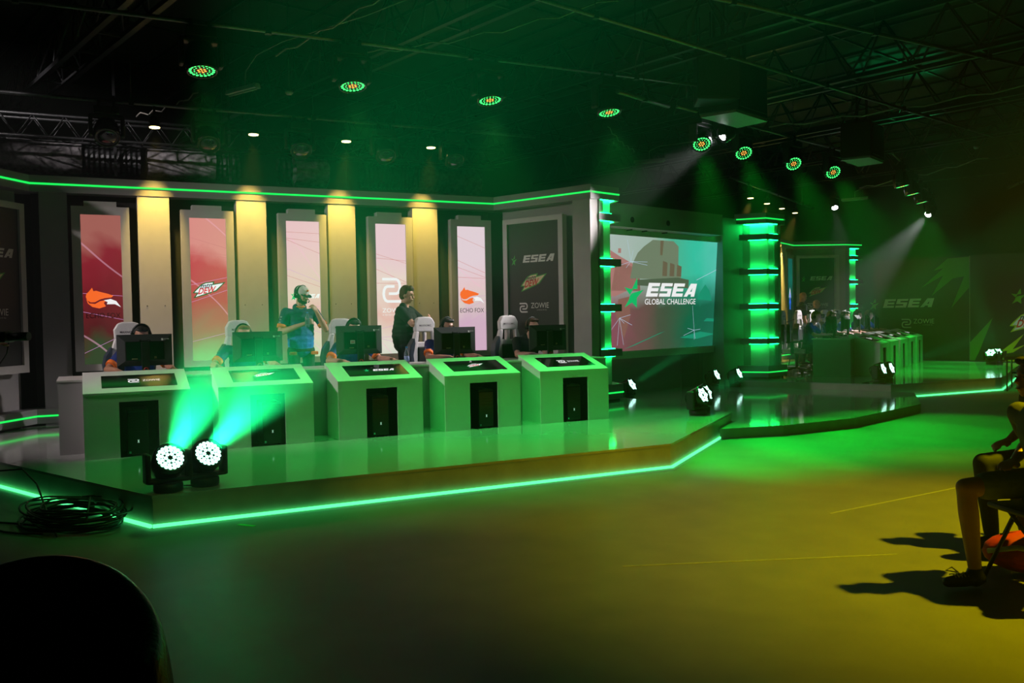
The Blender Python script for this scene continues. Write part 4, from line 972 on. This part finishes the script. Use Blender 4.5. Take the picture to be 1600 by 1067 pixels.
def tripod_cam(x, y, side, z, label, yaw):
    (px, py), rz = pose(x, y, -90, side)
    t = thing('video_camera', label, 'video camera', (px, py, SZ), rz+yaw, 'video cameras on tripods')
    part('camera_body', t, PLA, lambda b: b.box(-.06,.06,-.13,.12,z,z+.15), .01); part('lens', t, BLACKG, lambda b: b.tube((0,-.13,z+.08), (0,-.24,z+.08), .045, .05))
    part('viewfinder', t, PLA, lambda b: b.box(.06,.16,-.05,.0,z+.09,z+.15), .006); part('handle', t, BLACK, lambda b: [b.box(-.015,.015,-.1,.1,z+.2,z+.22), b.box(-.015,.015,-.1,-.08,z+.15,z+.2), b.box(-.015,.015,.08,.1,z+.15,z+.2)], .004)
    part('fluid_head', t, BLACK, lambda b: b.tube((0,0,z-.1), (0,0,z), .045)); part('pan_bar', t, BLACK, lambda b: b.tube((0,.05,z-.05), (.12,.4,z-.18), .01))
    for i in range(3):
        a = i*2.094+.5; part('leg', t, STEEL, lambda b: b.tube((.03*math.cos(a),.03*math.sin(a),z-.1), (.38*math.cos(a),.38*math.sin(a),.012), .016, .012))
tripod_cam(3.35, 11.75, 'R', 1.22, 'black video camera on a tripod behind the middle of the far row', .6)
tripod_cam(2.2, 11.7, 'R', 1.12, 'black video camera with fold out viewfinder in the far row, second along', .5)
tripod_cam(1.15, 11.45, 'R', 1.10, 'black video camera at the remote end of the far row', .3)
# ================================================================ STAGE LIGHTS
LWH = glow('lens_mint', (.72,1,.90), 3.0); LGR = glow('lens_green', (.25,1,.45), 2.2); LOR = glow('lens_amber', (1,.72,.30), 1.3); LWARM = glow('lens_warm', (1,.92,.60), 5.0); LWHITE = glow('lens_white', (1,.96,1), 30)
def frame_from(d):
    d = Vector(d).normalized(); return d.to_track_quat('Z', 'Y').to_matrix().to_4x4()
def moving_head(name, label, loc, aim, style, r=.15, hang=True, yaw=0, group=None, lit=True, full=False):
    """hang: origin at the pipe; else origin on the ground. aim in world coordinates. returns lens centre"""
    t = thing(name, label, 'stage light', loc, yaw, group)
    s = r/.15; sg = -1 if hang else 1
    z0 = -.05*s if hang else 0
    zc = sg*(.36*s) if hang else .27*s
    if hang:
        part('base', t, BLACK, lambda b: b.box(-.15*s,.15*s,-.12*s,.12*s,z0-.10*s,z0), .01)
        part('pipe_clamp', t, STEEL, lambda b: [b.box(x-.02*s,x+.02*s,-.03,.03,z0,.04) for x in (-.09*s,.09*s)], .005)
        part('safety_cable', t, STEEL, lambda b: b.path([(.13*s,.03,z0-.02), (.18*s,.05,.0), (.10*s,.03,.05)], .004))
    else:
        part('base', t, BLACK, lambda b: b.lathe([(.125*s,0),(.135*s,.015),(.135*s,.075*s),(.11*s,.09*s)], None, 20))
    ya = (z0-.10*s, zc-.03*s) if hang else (.09*s, zc+.06*s)
    for q in (-1, 1): part('yoke_arm', t, BLACK, lambda b: b.box(*sorted((q*.215*s, q*.165*s)), -.07*s,.07*s, min(ya)-(.04*s if hang else 0), max(ya)+(0 if hang else .05*s)), .02*s)
    part('yoke_bridge', t, BLACK, lambda b: b.box(-.2*s,.2*s,-.07*s,.07*s, *( (z0-.14*s, z0-.10*s) if hang else (.09*s,.13*s))), .01)
    c = Vector((0,0,zc)); W = Matrix.Rotation(yaw, 3, 'Z')
    wc = Vector(loc)+W@c; d = (Vector(aim)-wc).normalized(); dl = W.transposed() @ d
    X = Matrix.Translation(c) @ frame_from(dl)
    part('head', t, BLACKG, lambda b: b.lathe([(.07*s,-.17*s),(.125*s,-.15*s),(.155*s,-.05*s),(.158*s,.10*s),(.150*s,.13*s),(.138*s,.13*s),(.136*s,.115*s)], None, 22, X))
    if lit:
        b1 = MB(); b2 = MB(); rr_ = .019*s
        def dot(b, x, y, rad): b.lathe([(rad,0),(rad*.8,.006),(rad*.3,.010)], None, 8, X @ Matrix.Translation((x,y,.112*s)))
        if style == 'ring':
            for i in range(18): a = i*2*math.pi/18; dot(b1, .115*s*math.cos(a), .115*s*math.sin(a), rr_*.92)
            for i in range(12): a = i*2*math.pi/12; dot(b1, .075*s*math.cos(a), .075*s*math.sin(a), rr_*.42)
            for i in range(6): a = i*2*math.pi/6; dot(b2, .036*s*math.cos(a), .036*s*math.sin(a), rr_*.8)
            dot(b2, 0, 0, rr_*.6)
            b1.build('led_ring', LGR, t); b2.build('amber_lens', LOR, t)
        elif style == 'flower':
            for n, R_ in (((6,.040),(12,.077),(18,.108)) if full else ((6,.044),(12,.086))):
                for i in range(n): a = (i+.5*(n == 12))*2*math.pi/n; dot(b1, R_*s*math.cos(a)*1.0, R_*s*math.sin(a), rr_*(1.1 if full else 1.25))
            for i in range(0 if full else 6): a = (i)*2*math.pi/6; dot(b1, .112*s*math.cos(a), .112*s*math.sin(a), rr_*1.0)
            b1.build('led_lens', LWH, t)
        else:
            b1.lathe([(.10*s,0),(.07*s,.02*s),(.02*s,.03*s)], None, 20, X @ Matrix.Translation((0,0,.112*s))); b1.build('lens', LWHITE, t)
        part('lens_plate', t, PLA, lambda b: b.lathe([(.136*s,.104*s),(.136*s,.111*s)], None, 22, X))
    else: part('lens_glass', t, GLASS, lambda b: b.lathe([(.13*s,.104*s),(.10*s,.125*s),(.02*s,.13*s)], None, 22, X))
    return wc + d*.16*s
SPOTS = []
# four over the near desks
NH = ['green ring moving head closest to us, hanging over the first near desk', 'green ring moving head hanging over the gap before the third near desk', 'green ring moving head hanging over the fourth near desk', 'green ring moving head near the loudspeaker box over the end of the near desks']
for i, x in enumerate((1.12,2.69,4.35,6.01)):
    a = (x+.1, 8.6, .25); p = moving_head('moving_head', NH[i], (x, 9.4, 4.62), a, 'ring', .15, group='moving heads over the near desks'); SPOTS.append((p, a, 'near', i))
CH = ['tilted green ring moving head next to the bright white spotlight', 'tilted green ring moving head second from the loudspeaker box', 'tilted green ring moving head third from the loudspeaker box', 'tilted narrow green ring moving head farthest from the loudspeaker box']
for i, (x, y) in enumerate(((8.49,10.68),(9.63,11.06),(11.2,11.58),(12.63,12.05))):
    a = (6.9+1.25*i, 7.7-.1*i, 0); p = moving_head('moving_head', CH[i], (x, y, 4.60), a, 'ring', .15, yaw=R(16.8), group='moving heads before the big screen'); SPOTS.append((p, a, 'mid', i))
FH = ['small green ring light nearest in the row over the far stage', 'second green ring light in the row over the far stage', 'third green ring light in the row over the far stage', 'last green ring light in the row over the far stage']
for i, (x, y) in enumerate(((15.18,12.62),(16.45,13.4),(17.96,14.38),(19.76,15.54))):
    a = (x+.6, y-.6, .25); p = moving_head('moving_head', FH[i], (x, y, 4.60), a, 'ring', .15, yaw=R(29.6), group='moving heads over the far stage'); SPOTS.append((p, a, 'far', i))
UH = ['unlit moving head hanging at the near end above the first display column', 'unlit moving head between the first two small warm spots', 'unlit moving head above the column behind the white cap man', 'unlit moving head over the white hook emblem column', 'unlit moving head over the last lilac column']
for i, x in enumerate((.3,1.55,2.8,4.05,5.15)): moving_head('moving_head', UH[i], (x, 12.5, 4.44), (x, 9, 0), 'ring', .15, lit=False, group='unlit moving heads')
# floor washes
FL = [((.54,7.37,SZ), (1.9,13.0,2.9), .125, 'bright floor light at the stage corner, the one closest to us'), ((.83,7.48,SZ), (3.1,13.0,2.7), .125, 'bright floor light beside the stage corner light, farther in'),
      ((7.18,9.16,SZ), (8.6,12.9,2.6), .125, 'floor light at the near stage tip by the step platform, first of the pair'), ((7.44,9.40,SZ), (9.3,13.0,2.6), .125, 'floor light at the near stage tip, second of the pair'),
      ((8.15,12.25,.13), (9.6,13.0,3.2), .125, 'lone floor light at the foot of the near tower below the screen'), 
      ((10.76,13.25,.13), (12.6,14.0,2.6), .125, 'small floor light under the far corner of the big screen, first of two'), ((11.35,13.30,.13), (12.9,14.2,2.4), .125, 'small floor light under the far corner of the big screen, second of two'),
      ((12.99,11.3,SZ), (15.5,14.8,2.4), .125, 'floor light at the tip of the far stage, first of two'), ((13.27,11.36,SZ), (16.3,15.0,2.3), .125, 'floor light at the tip of the far stage, second of two'),
      ((19.0,13.3,SZ), (17.0,16.5,2.4), .125, 'floor light by the media wall, first of two'), ((19.3,13.35,SZ), (17.6,16.5,2.4), .125, 'floor light by the media wall, second of two')]
# lenses in the photograph look back at us, so the heads lean towards the hall and up
for i, (p0, a, r_, lb) in enumerate(FL):
    hl = Vector(p0)+Vector((0,0,.22)); lens_aim = hl+FDIR[i]*9
    p = moving_head('floor_light', lb, p0, lens_aim, 'flower', r_, hang=False, yaw=(Vector(lens_aim)-hl).to_track_quat('Y','Z').to_euler().z if True else 0, group='floor wash lights', full=i < 2); SPOTS.append((p, lens_aim, 'floor', i))
part_ = part('power_cable', None, BLACK, lambda b: b.path([(.62,7.42,SZ+.03),(.68,7.5,SZ+.01),(.74,7.42,SZ+.02),(.78,7.5,SZ+.03)], .006)); tag(part_, 'short black cable joining the two floor lights at the stage corner', 'cable')
part_ = part('power_cable', None, BLACK, lambda b: b.path([(13.0,11.35,SZ+.03),(12.85,11.45,SZ+.01),(12.7,11.42,SZ+.01),(12.75,11.3,SZ+.01)], .008)); tag(part_, 'tangle of black cable beside the floor lights of the far stage', 'cable')
# warm spots above the columns
def warm(x, y, side, label, grp):
    (px, py), rz = pose(x, y, -90, side)
    t = thing('warm_spot', label, 'stage light', (px, py, 4.44), rz, grp)
    part('hook', t, STEEL, lambda b: b.box(-.015,.015,-.03,.03,-.10,.04), .004); part('bracket', t, BLACK, lambda b: [b.box(-.075,-.068,-.02,.02,-.2,-.08), b.box(.068,.075,-.02,.02,-.2,-.08), b.box(-.075,.075,-.02,.02,-.10,-.09)])
    part('can', t, BLACK, lambda b: b.lathe([(.035,-.10),(.06,-.12),(.065,-.235),(.075,-.25)], None, 16)); part('lens', t, LWARM, lambda b: b.lathe([(.068,-.248),(.066,-.262),(.03,-.268)], None, 16))
    return (px, py, 4.15)
WN = ['first and nearest to us', 'second', 'third', 'fourth, by the last columns']; WARM = []
for i, x in enumerate((.88,2.16,3.48,4.80)): WARM.append((warm(x, 12.52, 'L', 'small warm yellow spot above the near columns, %s' % WN[i], 'warm spots'), 'L', x))
for i, x in enumerate((4.80,3.48,2.16,.88)): WARM.append((warm(x, 12.52, 'R', 'tiny warm spot over the far set, %s from the inner tower' % ('first','second','third','fourth')[i], 'warm spots of the far set'), 'R', x))
# white spots
WS = [((8.80,10.45,4.60), (3.0,11.6,1.0), 'brilliant white spotlight beside the loudspeaker box'), ((19.2,15.1,4.3), (15.2,15.0,1.0), 'white spotlight glaring over the far stage'), ((17.5,16.6,4.6), (16,14.5,1.0), 'small white spotlight between the far ring lights')]
for i, (p0, a, lb) in enumerate(WS):
    p = moving_head('white_spotlight', lb, p0, a, 'white', .12, yaw=.4, group='white spotlights'); SPOTS.append((p, a, 'white', i))

# ================================================================ HANGING THINGS
def box_speaker(loc, rz, s, label):
    t = thing('hanging_loudspeaker', label, 'loudspeaker', loc, rz)
    part('cabinet', t, BLACK, lambda b: b.prism([(-.5*s,-.35*s),(.5*s,-.35*s),(.62*s,.3*s),(.2*s,.42*s),(-.62*s,.3*s)], .04*s, .85*s), .02)
    part('grille', t, STEEL, lambda b: b.box(-.45*s,.45*s,-.37*s,-.352*s,.1*s,.78*s), .01)
    part('bottom_plate', t, mat('grey_plate', (.50,.52,.52), .5), lambda b: b.prism([(-.52*s,-.33*s),(.52*s,-.33*s),(.60*s,.28*s),(-.60*s,.28*s)], 0, .04*s))
    part('rigging_bracket', t, STEEL, lambda b: [b.box(x-.02,x+.02,-.02,.02,.85*s,6.0-.1-loc[2]) for x in (-.35*s,.35*s)])
    return t
box_speaker((8.35, 9.75, 4.32), R(20), .85, 'large black loudspeaker box with a pale underside over the middle of the hall')
box_speaker((13.1, 11.75, 4.35), R(25), .8, 'second hanging black box with a pale flat underside, over the far stage')
part_ = None
t = thing('hanging_loudspeaker', 'black wedge loudspeaker hanging beside the big one, grille facing the hall', 'loudspeaker', (7.75, 9.45, 4.45), R(-20))
part('cabinet', t, BLACK, lambda b: b.prism([(-.3,-.2),(.3,-.2),(.2,.3),(-.2,.3)], 0, .75), .02); part('grille', t, mat('mesh_grille', (.16,.17,.17), .7), lambda b: b.box(-.28,.28,-.215,-.2,.03,.72), .005); part('hanger', t, STEEL, lambda b: b.box(-.02,.02,0,.04,.75,1.42))
def strip_light(loc, rz, cab, label, L_=.62):
    t = thing('strip_light_fixture', label, 'ceiling light', loc, rz)
    part('housing', t, mat('pale_enamel', (.62,.60,.62), .45), lambda b: b.xprism([(-.05,0),(.05,0),(.035,.06),(-.035,.06)], -L_/2, L_/2), .003)
    part('tube', t, mat('dead_tube', (.6,.62,.6), .3), lambda b: b.tube((-L_/2+.02,0,-.012), (L_/2-.02,0,-.012), .012))
    part('wire', t, STEEL, lambda b: [b.tube((x,0,.05), (x,0,5.88-loc[2]), .003, seg=5) for x in (-L_*.3,L_*.3)])
    part('cable', t, mat('pale_cable', (.52,.50,.48), .5), lambda b: b.path(cab, .009))
    return t
strip_light((1.92, 11.85, 4.6), R(-62), [(.05,0,.05),(.07,0,.25),(.3,0,.42),(.8,.02,.50),(2.2,.05,.52),(4.0,0,.60)], 'dead strip light with looping pale cable near the second moving head')
strip_light((10.15, 14.38, 4.6), R(-50), [(.0,0,.05),(.0,0,.22),(.2,0,.30),(.9,.02,.33),(1.6,.05,.42)], 'dead strip light with cable above the big screen')
strip_light((19.0, 17.3, 4.6), R(-60), [(.0,0,.05),(.0,0,.22),(.2,0,.30),(1.6,.02,.33),(3.6,.05,.36)], 'small strip light hanging beyond the far set', .7)
cab_m = mat('pale_cable', (.52,.50,.48), .5)
def slack(a, b_, sag, label, r=.012, m=cab_m):
    a, b_ = Vector(a), Vector(b_); pts = [a.lerp(b_, i/14)+Vector((0,0,-sag*math.sin(math.pi*i/14)+.03*math.sin(i*2.1))) for i in range(15)]
    tag(part('hanging_cable', None, m, lambda b: b.path(pts, r)), label, 'cable')
slack((1.45,12.6,4.72), (.75,14.2,4.7), .06, 'pale loose cable end running back from the dead strip light', .010)
slack((2.25,11.3,4.95), (3.3,7.4,5.1), .05, 'pale sagging cable strung under the roof above the second moving head', .012)
slack((3.2,10.6,4.9), (5.4,8.2,5.1), .08, 'thin pale cable rising under the roof past the second pipe', .009)
slack((11.44,12.4,5.0), (13.2,8.0,5.0), .06, 'bright green lit cable under the roof beside the media stage', .014)
slack((18.4,16.6,4.8), (17.9,12.6,4.9), .05, 'green lit cable under the roof over the far stage', .014)
slack((7.6,11.9,4.6), (9.6,14.1,4.75), .06, 'thin cable crossing above the header of the big screen', .008)
for p, lb in (((2.54,11.92,4.66),'small round smoke detector between the first two moving heads'), ((15.7,11.3,4.72),'small round smoke detector over the far side of the hall')):
    t = thing('smoke_detector', lb, 'smoke detector', p); part('dome', t, mat('pale_enamel', (.62,.60,.62), .45), lambda b: b.lathe([(.05,.03),(.055,0),(.035,-.025),(.01,-.03)], None, 16)); part('stem', t, STEEL, lambda b: b.tube((0,0,.03), (0,0,5.88-p[2]), .008))
t = thing('truss_drop', 'vertical black lattice drop near the loudspeaker boxes', 'lighting truss', (8.0, 10.1, 4.7)); 
for x in (-.12,.12): part('chord', t, STEEL, lambda b: [b.tube((x,y,0), (x,y,1.18), .012, seg=6) for y in (-.12,.12)])
part('brace', t, STEEL, lambda b: [b.tube((-.12,-.12,.2*i), (.12,-.12,.2*i+.2), .007, seg=4) for i in range(5)])

# ================================================================ FLOOR CABLES, FOREGROUND
random.seed(3)
def coil(b):
    for i in range(17):
        rx = .30+random.uniform(-.07,.05); ry = .46+random.uniform(-.12,.08); cx_, cy_ = -.12+random.uniform(-.05,.05), 7.72+random.uniform(-.07,.07); z = .012+.011*i*.8; ph = random.random()*6
        c, s = math.cos(.5), math.sin(.5); pts = []
        for k in range(27):
            a = ph+2*math.pi*k/26*random.choice((1,1)); x, y = rx*math.cos(a), ry*math.sin(a); pts.append((cx_+c*x-s*y, cy_+s*x+c*y, z+.012*math.sin(a*3+i)))
        b.path(pts, .0085, None, 5)
    b.path([(-.35,7.4,.02),(-.5,7.5,.015),(-.62,7.65,.012),(-.75,7.9,.012),(-1.1,8.3,.012)], .009); b.path([(-.3,7.6,.02),(-.55,7.9,.015),(-.7,8.05,.012),(-1.0,8.4,.012)], .009)
    b.path([(-.05,7.3,.10),(-.02,7.6,.22),(.02,7.9,.12)], .009); b.path([(-.25,7.25,.02),(-.3,7.6,.05),(-.42,8.3,.25),(-.55,8.7,.33),(-.8,8.9,.3)], .008)
tag(part('cable_coil', None, BLACK, coil), 'heap of coiled black cable on the floor by the stage corner', 'cable')
# dark upholstered chair right in front of the camera
t = thing('armchair', 'dark rounded leather chair back looming in the near corner of the view', 'chair', (-.20, 2.46, .02), R(-30))
def shell(b):
    n = 14; vs = []; fs = []
    for j in range(7):
        z = .40+.56*j/6
        for i in range(n+1):
            a = math.pi*i/n; r = .36+.03*math.sin(j/6*math.pi); zz = z - .16*(abs(math.cos(a))**2.2)*(j/6)
            vs.append((r*math.cos(a)*1.05, r*math.sin(a)*.85-.1, zz))
    for j in range(6):
        for i in range(n): fs.append((j*(n+1)+i, j*(n+1)+i+1, (j+1)*(n+1)+i+1, (j+1)*(n+1)+i))
    b.add(vs, fs, None, True)
LEA = mat('dark_leather', (.075,.075,.08), .35, bump=.3, scale=60)
o = part('backrest_shell', t, LEA, shell); sd = o.modifiers.new('s', 'SOLIDIFY'); sd.thickness = .07; sd.offset = 0; sb = o.modifiers.new('sub', 'SUBSURF'); sb.levels = 1; sb.render_levels = 2
part('seat_cushion', t, LEA, lambda b: b.box(-.30,.30,-.36,.16,.36,.47), .05, 4)
for x in (-1,1):
    for y in (-.30,.14): part('leg', t, STEEL, lambda b: b.tube((x*.24,y,.36), (x*.28,y*1.05,0), .016, .012))
t = thing('light_stand', 'thin black stand pole at the very edge of the view', 'stand', (-.33, 3.02, 0))
part('pole', t, BLACK, lambda b: b.tube((0,0,.0), (0,0,1.02), .014)); part('collar', t, BLACK, lambda b: b.tube((0,0,.6), (0,0,.66), .024))
for i in range(3): part('leg', t, BLACK, lambda b: b.tube((0,0,.45), (.3*math.cos(2.6+i*2.1),.3*math.sin(2.6+i*2.1),.01), .009))

# camera operator at the edge of the view
person('person mostly out of view reaching in with a blue sleeve and dark camera', (-1.10, 9.15, 0), R(60), standing(elr=(-.24,-.10,1.22), wrr=(-.10,-.33,1.42), hdr=(.15,-1,.1), ell=(.26,-.10,1.22), wrl=(.09,-.34,1.42), hdl=(-.1,-1,.1), yaw=0), dict(shirt=JER2, hair=DARKH, sleeve=.8, skin=SKINT), .010)
q = thing('camera_with_lens', 'dark camera held up before the outer banner', 'camera', (-.66, 8.92, 1.44), R(60))
part('camera_body', q, PLA, lambda b: b.box(-.07,.07,-.04,.04,0,.10), .01); part('lens', q, BLACK, lambda b: b.tube((0,-.04,.05), (0,-.22,.05), .036, .04)); part('strap', q, BLACK, lambda b: b.path([(-.07,0,.08),(-.09,.05,-.1),(-.05,.1,-.2),(.05,.1,-.2),(.09,.05,-.1),(.07,0,.08)], .006))

# spectators
AX = lambda r_, f_: (r_*.898+f_*.439, -r_*.439+f_*.898)       # metres to the right of / ahead of the lens
def folding_chair(loc, rz, label):
    t = thing('folding_chair', label, 'chair', loc, rz, 'spectator chairs')
    part('seat', t, BLACK, lambda b: b.box(-.21,.21,-.21,.21,.44,.475), .015)
    part('backrest', t, BLACK, lambda b: b.box(-.21,.21,.22,.245,.66,.88), .01)
    for s in (-1,1):
        part('leg', t, STEEL, lambda b: b.tube((s*.20,.24,.86), (s*.215,-.23,.01), .012)); part('leg', t, STEEL, lambda b: b.tube((s*.19,-.10,.44), (s*.215,.25,.01), .012))
        part('rubber_foot', t, BLACK, lambda b: [b.tube((s*.215,-.225,0), (s*.215,-.223,.03), .017), b.tube((s*.215,.245,0), (s*.215,.243,.03), .017)])
    part('cross_bar', t, STEEL, lambda b: b.tube((-.2,.19,.12), (.2,.19,.12), .008))
def P2(r_, f_): a = AX(r_, f_); return a
rzA = math.atan2(-.02+.5, -1) # facing mostly to the photograph's left and a little away
def facing(vx, vy): return math.atan2(vy, vx)+math.pi/2
SH = mat('grey_shorts', (.42,.45,.42), .85, bump=.3); FS = mat('muted_grey_shirt', (.30,.30,.30), .85); SHOE = mat('black_sneaker', (.08,.08,.085), .5)
fv = (-.93, .30); fz = facing(*fv)
a = P2(3.0, 4.85); 
leg = dict(hpr=(-.12,.06,.59), knr=(-.13,-.41,.575), anr=(-.12,-.36,.10), hpl=(.12,.06,.59), knl=(.36,-.20,.575), anl=(.38,-.06,.10), pel=(0,.08,.60), elr=(-.26,.10,.80), wrr=(-.16,-.08,.71), hdr=(.5,-1,-.1), ell=(.26,.10,.80), wrl=(.16,-.08,.71), hdl=(-.5,-1,-.1))
person('person in the front spectator chair, bare legs, grey shorts and black laced sneakers', (a[0], a[1], 0), fz, seated(**leg), dict(shirt=FS, hair=DARKH, shorts=True, pants=SH, shoe=SHOE, skin=SKINT), .009)
folding_chair((a[0]-fv[0]*-.02, a[1], 0), fz, 'black metal legged spectator chair closest to us')
lc = mat('pale_lace', (.75,.72,.40), .7)
tw = lambda x, y, z: tuple(Vector((a[0], a[1], 0)) + Matrix.Rotation(fz, 3, 'Z') @ Vector((x, y, z)))
tag(part('shoe_lace', None, lc, lambda b: [b.path([tw(-.12+.018*s,-.45,.085), tw(-.12+.05*s,-.47,.11), tw(-.12+.06*s,-.50,.09), tw(-.12+.02*s,-.46,.088)], .004) for s in (-1,1)] + [b.path([tw(-.15,-.46+.02*i,.075), tw(-.12,-.455+.02*i,.088), tw(-.09,-.46+.02*i,.075)], .003) for i in range(-2,3)]), 'pale untied lace bow on the nearest black sneaker', 'shoe lace')
a2 = P2(3.52, 5.62)
leg2 = dict(leg, knl=(.15,-.40,.575), anl=(.16,-.30,.10)); leg2.update(elr=(-.24,.02,.82), wrr=(-.15,-.20,.72), hdr=(.1,-1,-.25))
person('person in the second spectator chair, behind the first, forearm resting on the knee', (a2[0], a2[1], 0), fz, seated(**leg2), dict(shirt=BLK, hair=BROWN, skin=SKINT), .011)
folding_chair((a2[0], a2[1], 0), fz, 'black spectator chair of the second row person, half hidden')
b0 = P2(3.12, 5.15)
t = thing('duffel_bag', 'red bag with a pale strap lying under the front spectator chair', 'bag', (b0[0], b0[1], 0), fz+1.2)
REDC = mat('red_nylon', (.62,.08,.12), .7, bump=.3)
def bagm(b): b.ball((0,0,.13), (.30,.15,.13), None, 18, 10)
part('bag_body', t, REDC, bagm); part('shoulder_strap', t, mat('pale_strap', (.60,.62,.50), .7), lambda b: b.path([(-.28,-.05,.14),(-.15,-.15,.19),(0,-.165,.17),(.15,-.15,.13),(.28,-.08,.10)], .016)); part('zip', t, STEEL, lambda b: b.path([(-.2,0,.232),(0,0,.262),(.2,0,.232)], .005))
# black side table by the far stage corner
t = thing('side_table', 'black cloth topped table at the far stage corner', 'table', (16.2, 10.65, 0), R(30))
part('top', t, BLACK, lambda b: b.box(-.6,.6,-.3,.3,.60,.66), .01); part('skirt', t, BLACK, lambda b: b.box(-.58,.58,-.29,-.28,.45,.60))
for x in (-.55,.55):
    for y in (-.26,.26): part('leg', t, STEEL, lambda b: b.tube((x,y,0), (x,y,.6), .015))
# tool bags behind the far row
for (x, y, lb) in ((1.9,12.1,'dark soft bag slumped on the far stage by the inner tower'), (2.9,12.2,'dark crumpled bag farther along the far stage')):
    (px, py), rz = pose(x+2.6, y, -90, 'R'); t = thing('soft_bag', lb, 'bag', (px, py, SZ), rz)
    part('bag_body', t, BLACK, lambda b: (b.ball((0,0,.12), (.28,.18,.13), None, 14, 8), b.ball((.18,.05,.08), (.16,.14,.08), None, 12, 6))); part('handle', t, STEEL, lambda b: b.path([(-.12,0,.24),(-.05,0,.33),(.05,0,.33),(.12,0,.24)], .01))

# separate loose pieces become parts of their own
def split_pieces(o):
    me = o.data; n = len(me.vertices); par = list(range(n))
    def fd(a):
        while par[a] != a: par[a] = par[par[a]]; a = par[a]
        return a
    for e in me.edges:
        a, c = fd(e.vertices[0]), fd(e.vertices[1])
        if a != c: par[a] = c
    gr = {}
    for p in me.polygons: gr.setdefault(fd(p.vertices[0]), []).append(p)
    if len(gr) < 2: return
    base = o.name.split('.')[0]; meshes = []
    for ps in gr.values():
        ix = {}; vs = []; fs = []
        for p in ps:
            f_ = []
            for v in p.vertices:
                if v not in ix: ix[v] = len(vs); vs.append(tuple(me.vertices[v].co))
                f_.append(ix[v])
            fs.append(f_)
        m = bpy.data.meshes.new(base); m.from_pydata(vs, [], fs)
        for x in me.materials: m.materials.append(x)
        m.polygons.foreach_set('use_smooth', [p.use_smooth for p in ps]); meshes.append(m)
    o.data = meshes[0]
    for m in meshes[1:]:
        c = o.copy(); c.data = m; COL.objects.link(c); c.parent = o.parent
SPL = {'eye','brow','drop_rod','clamp','rigging_bracket','desk_mat','hanger_strap','foot','rear_panel','pipe_clamp','seat_side','rubber_foot','bolt','wire','yoke','bracket','recess_','chord'}
for o in list(bpy.data.objects):
    if o.type == 'MESH' and o.name.split('.')[0] in SPL and not o.get('kind'): split_pieces(o)
stage_lights()
# thin theatrical haze filling the hall, with a denser ball added to brighten the corner beams
nt = SC.world.node_tree; v = nt.nodes.new('ShaderNodeVolumeScatter'); v.inputs['Anisotropy'].default_value = .25; v.inputs['Color'].default_value = (.9,1,.95,1)
ge = nt.nodes.new('ShaderNodeNewGeometry'); dv = nt.nodes.new('ShaderNodeVectorMath'); dv.operation = 'SUBTRACT'; dv.inputs[1].default_value = (1.0, 7.2, .7)
sc_ = nt.nodes.new('ShaderNodeVectorMath'); sc_.operation = 'MULTIPLY'; sc_.inputs[1].default_value = (.75, .75, 1.2)
ln = nt.nodes.new('ShaderNodeVectorMath'); ln.operation = 'LENGTH'; mr = nt.nodes.new('ShaderNodeMapRange'); mr.interpolation_type = 'SMOOTHSTEP'
mr.inputs['From Min'].default_value = 0; mr.inputs['From Max'].default_value = 1.4; mr.inputs['To Min'].default_value = HAZE*16; mr.inputs['To Max'].default_value = HAZE
L_ = nt.links.new
L_(ge.outputs['Position'], dv.inputs[0]); L_(dv.outputs[0], sc_.inputs[0]); L_(sc_.outputs[0], ln.inputs[0]); L_(ln.outputs['Value'], mr.inputs['Value']); L_(mr.outputs[0], v.inputs['Density'])
SC.world.cycles.volume_step_size = 1.0; SC.cycles.volume_max_steps = 12
L_(v.outputs[0], nt.nodes['World Output'].inputs['Volume'])
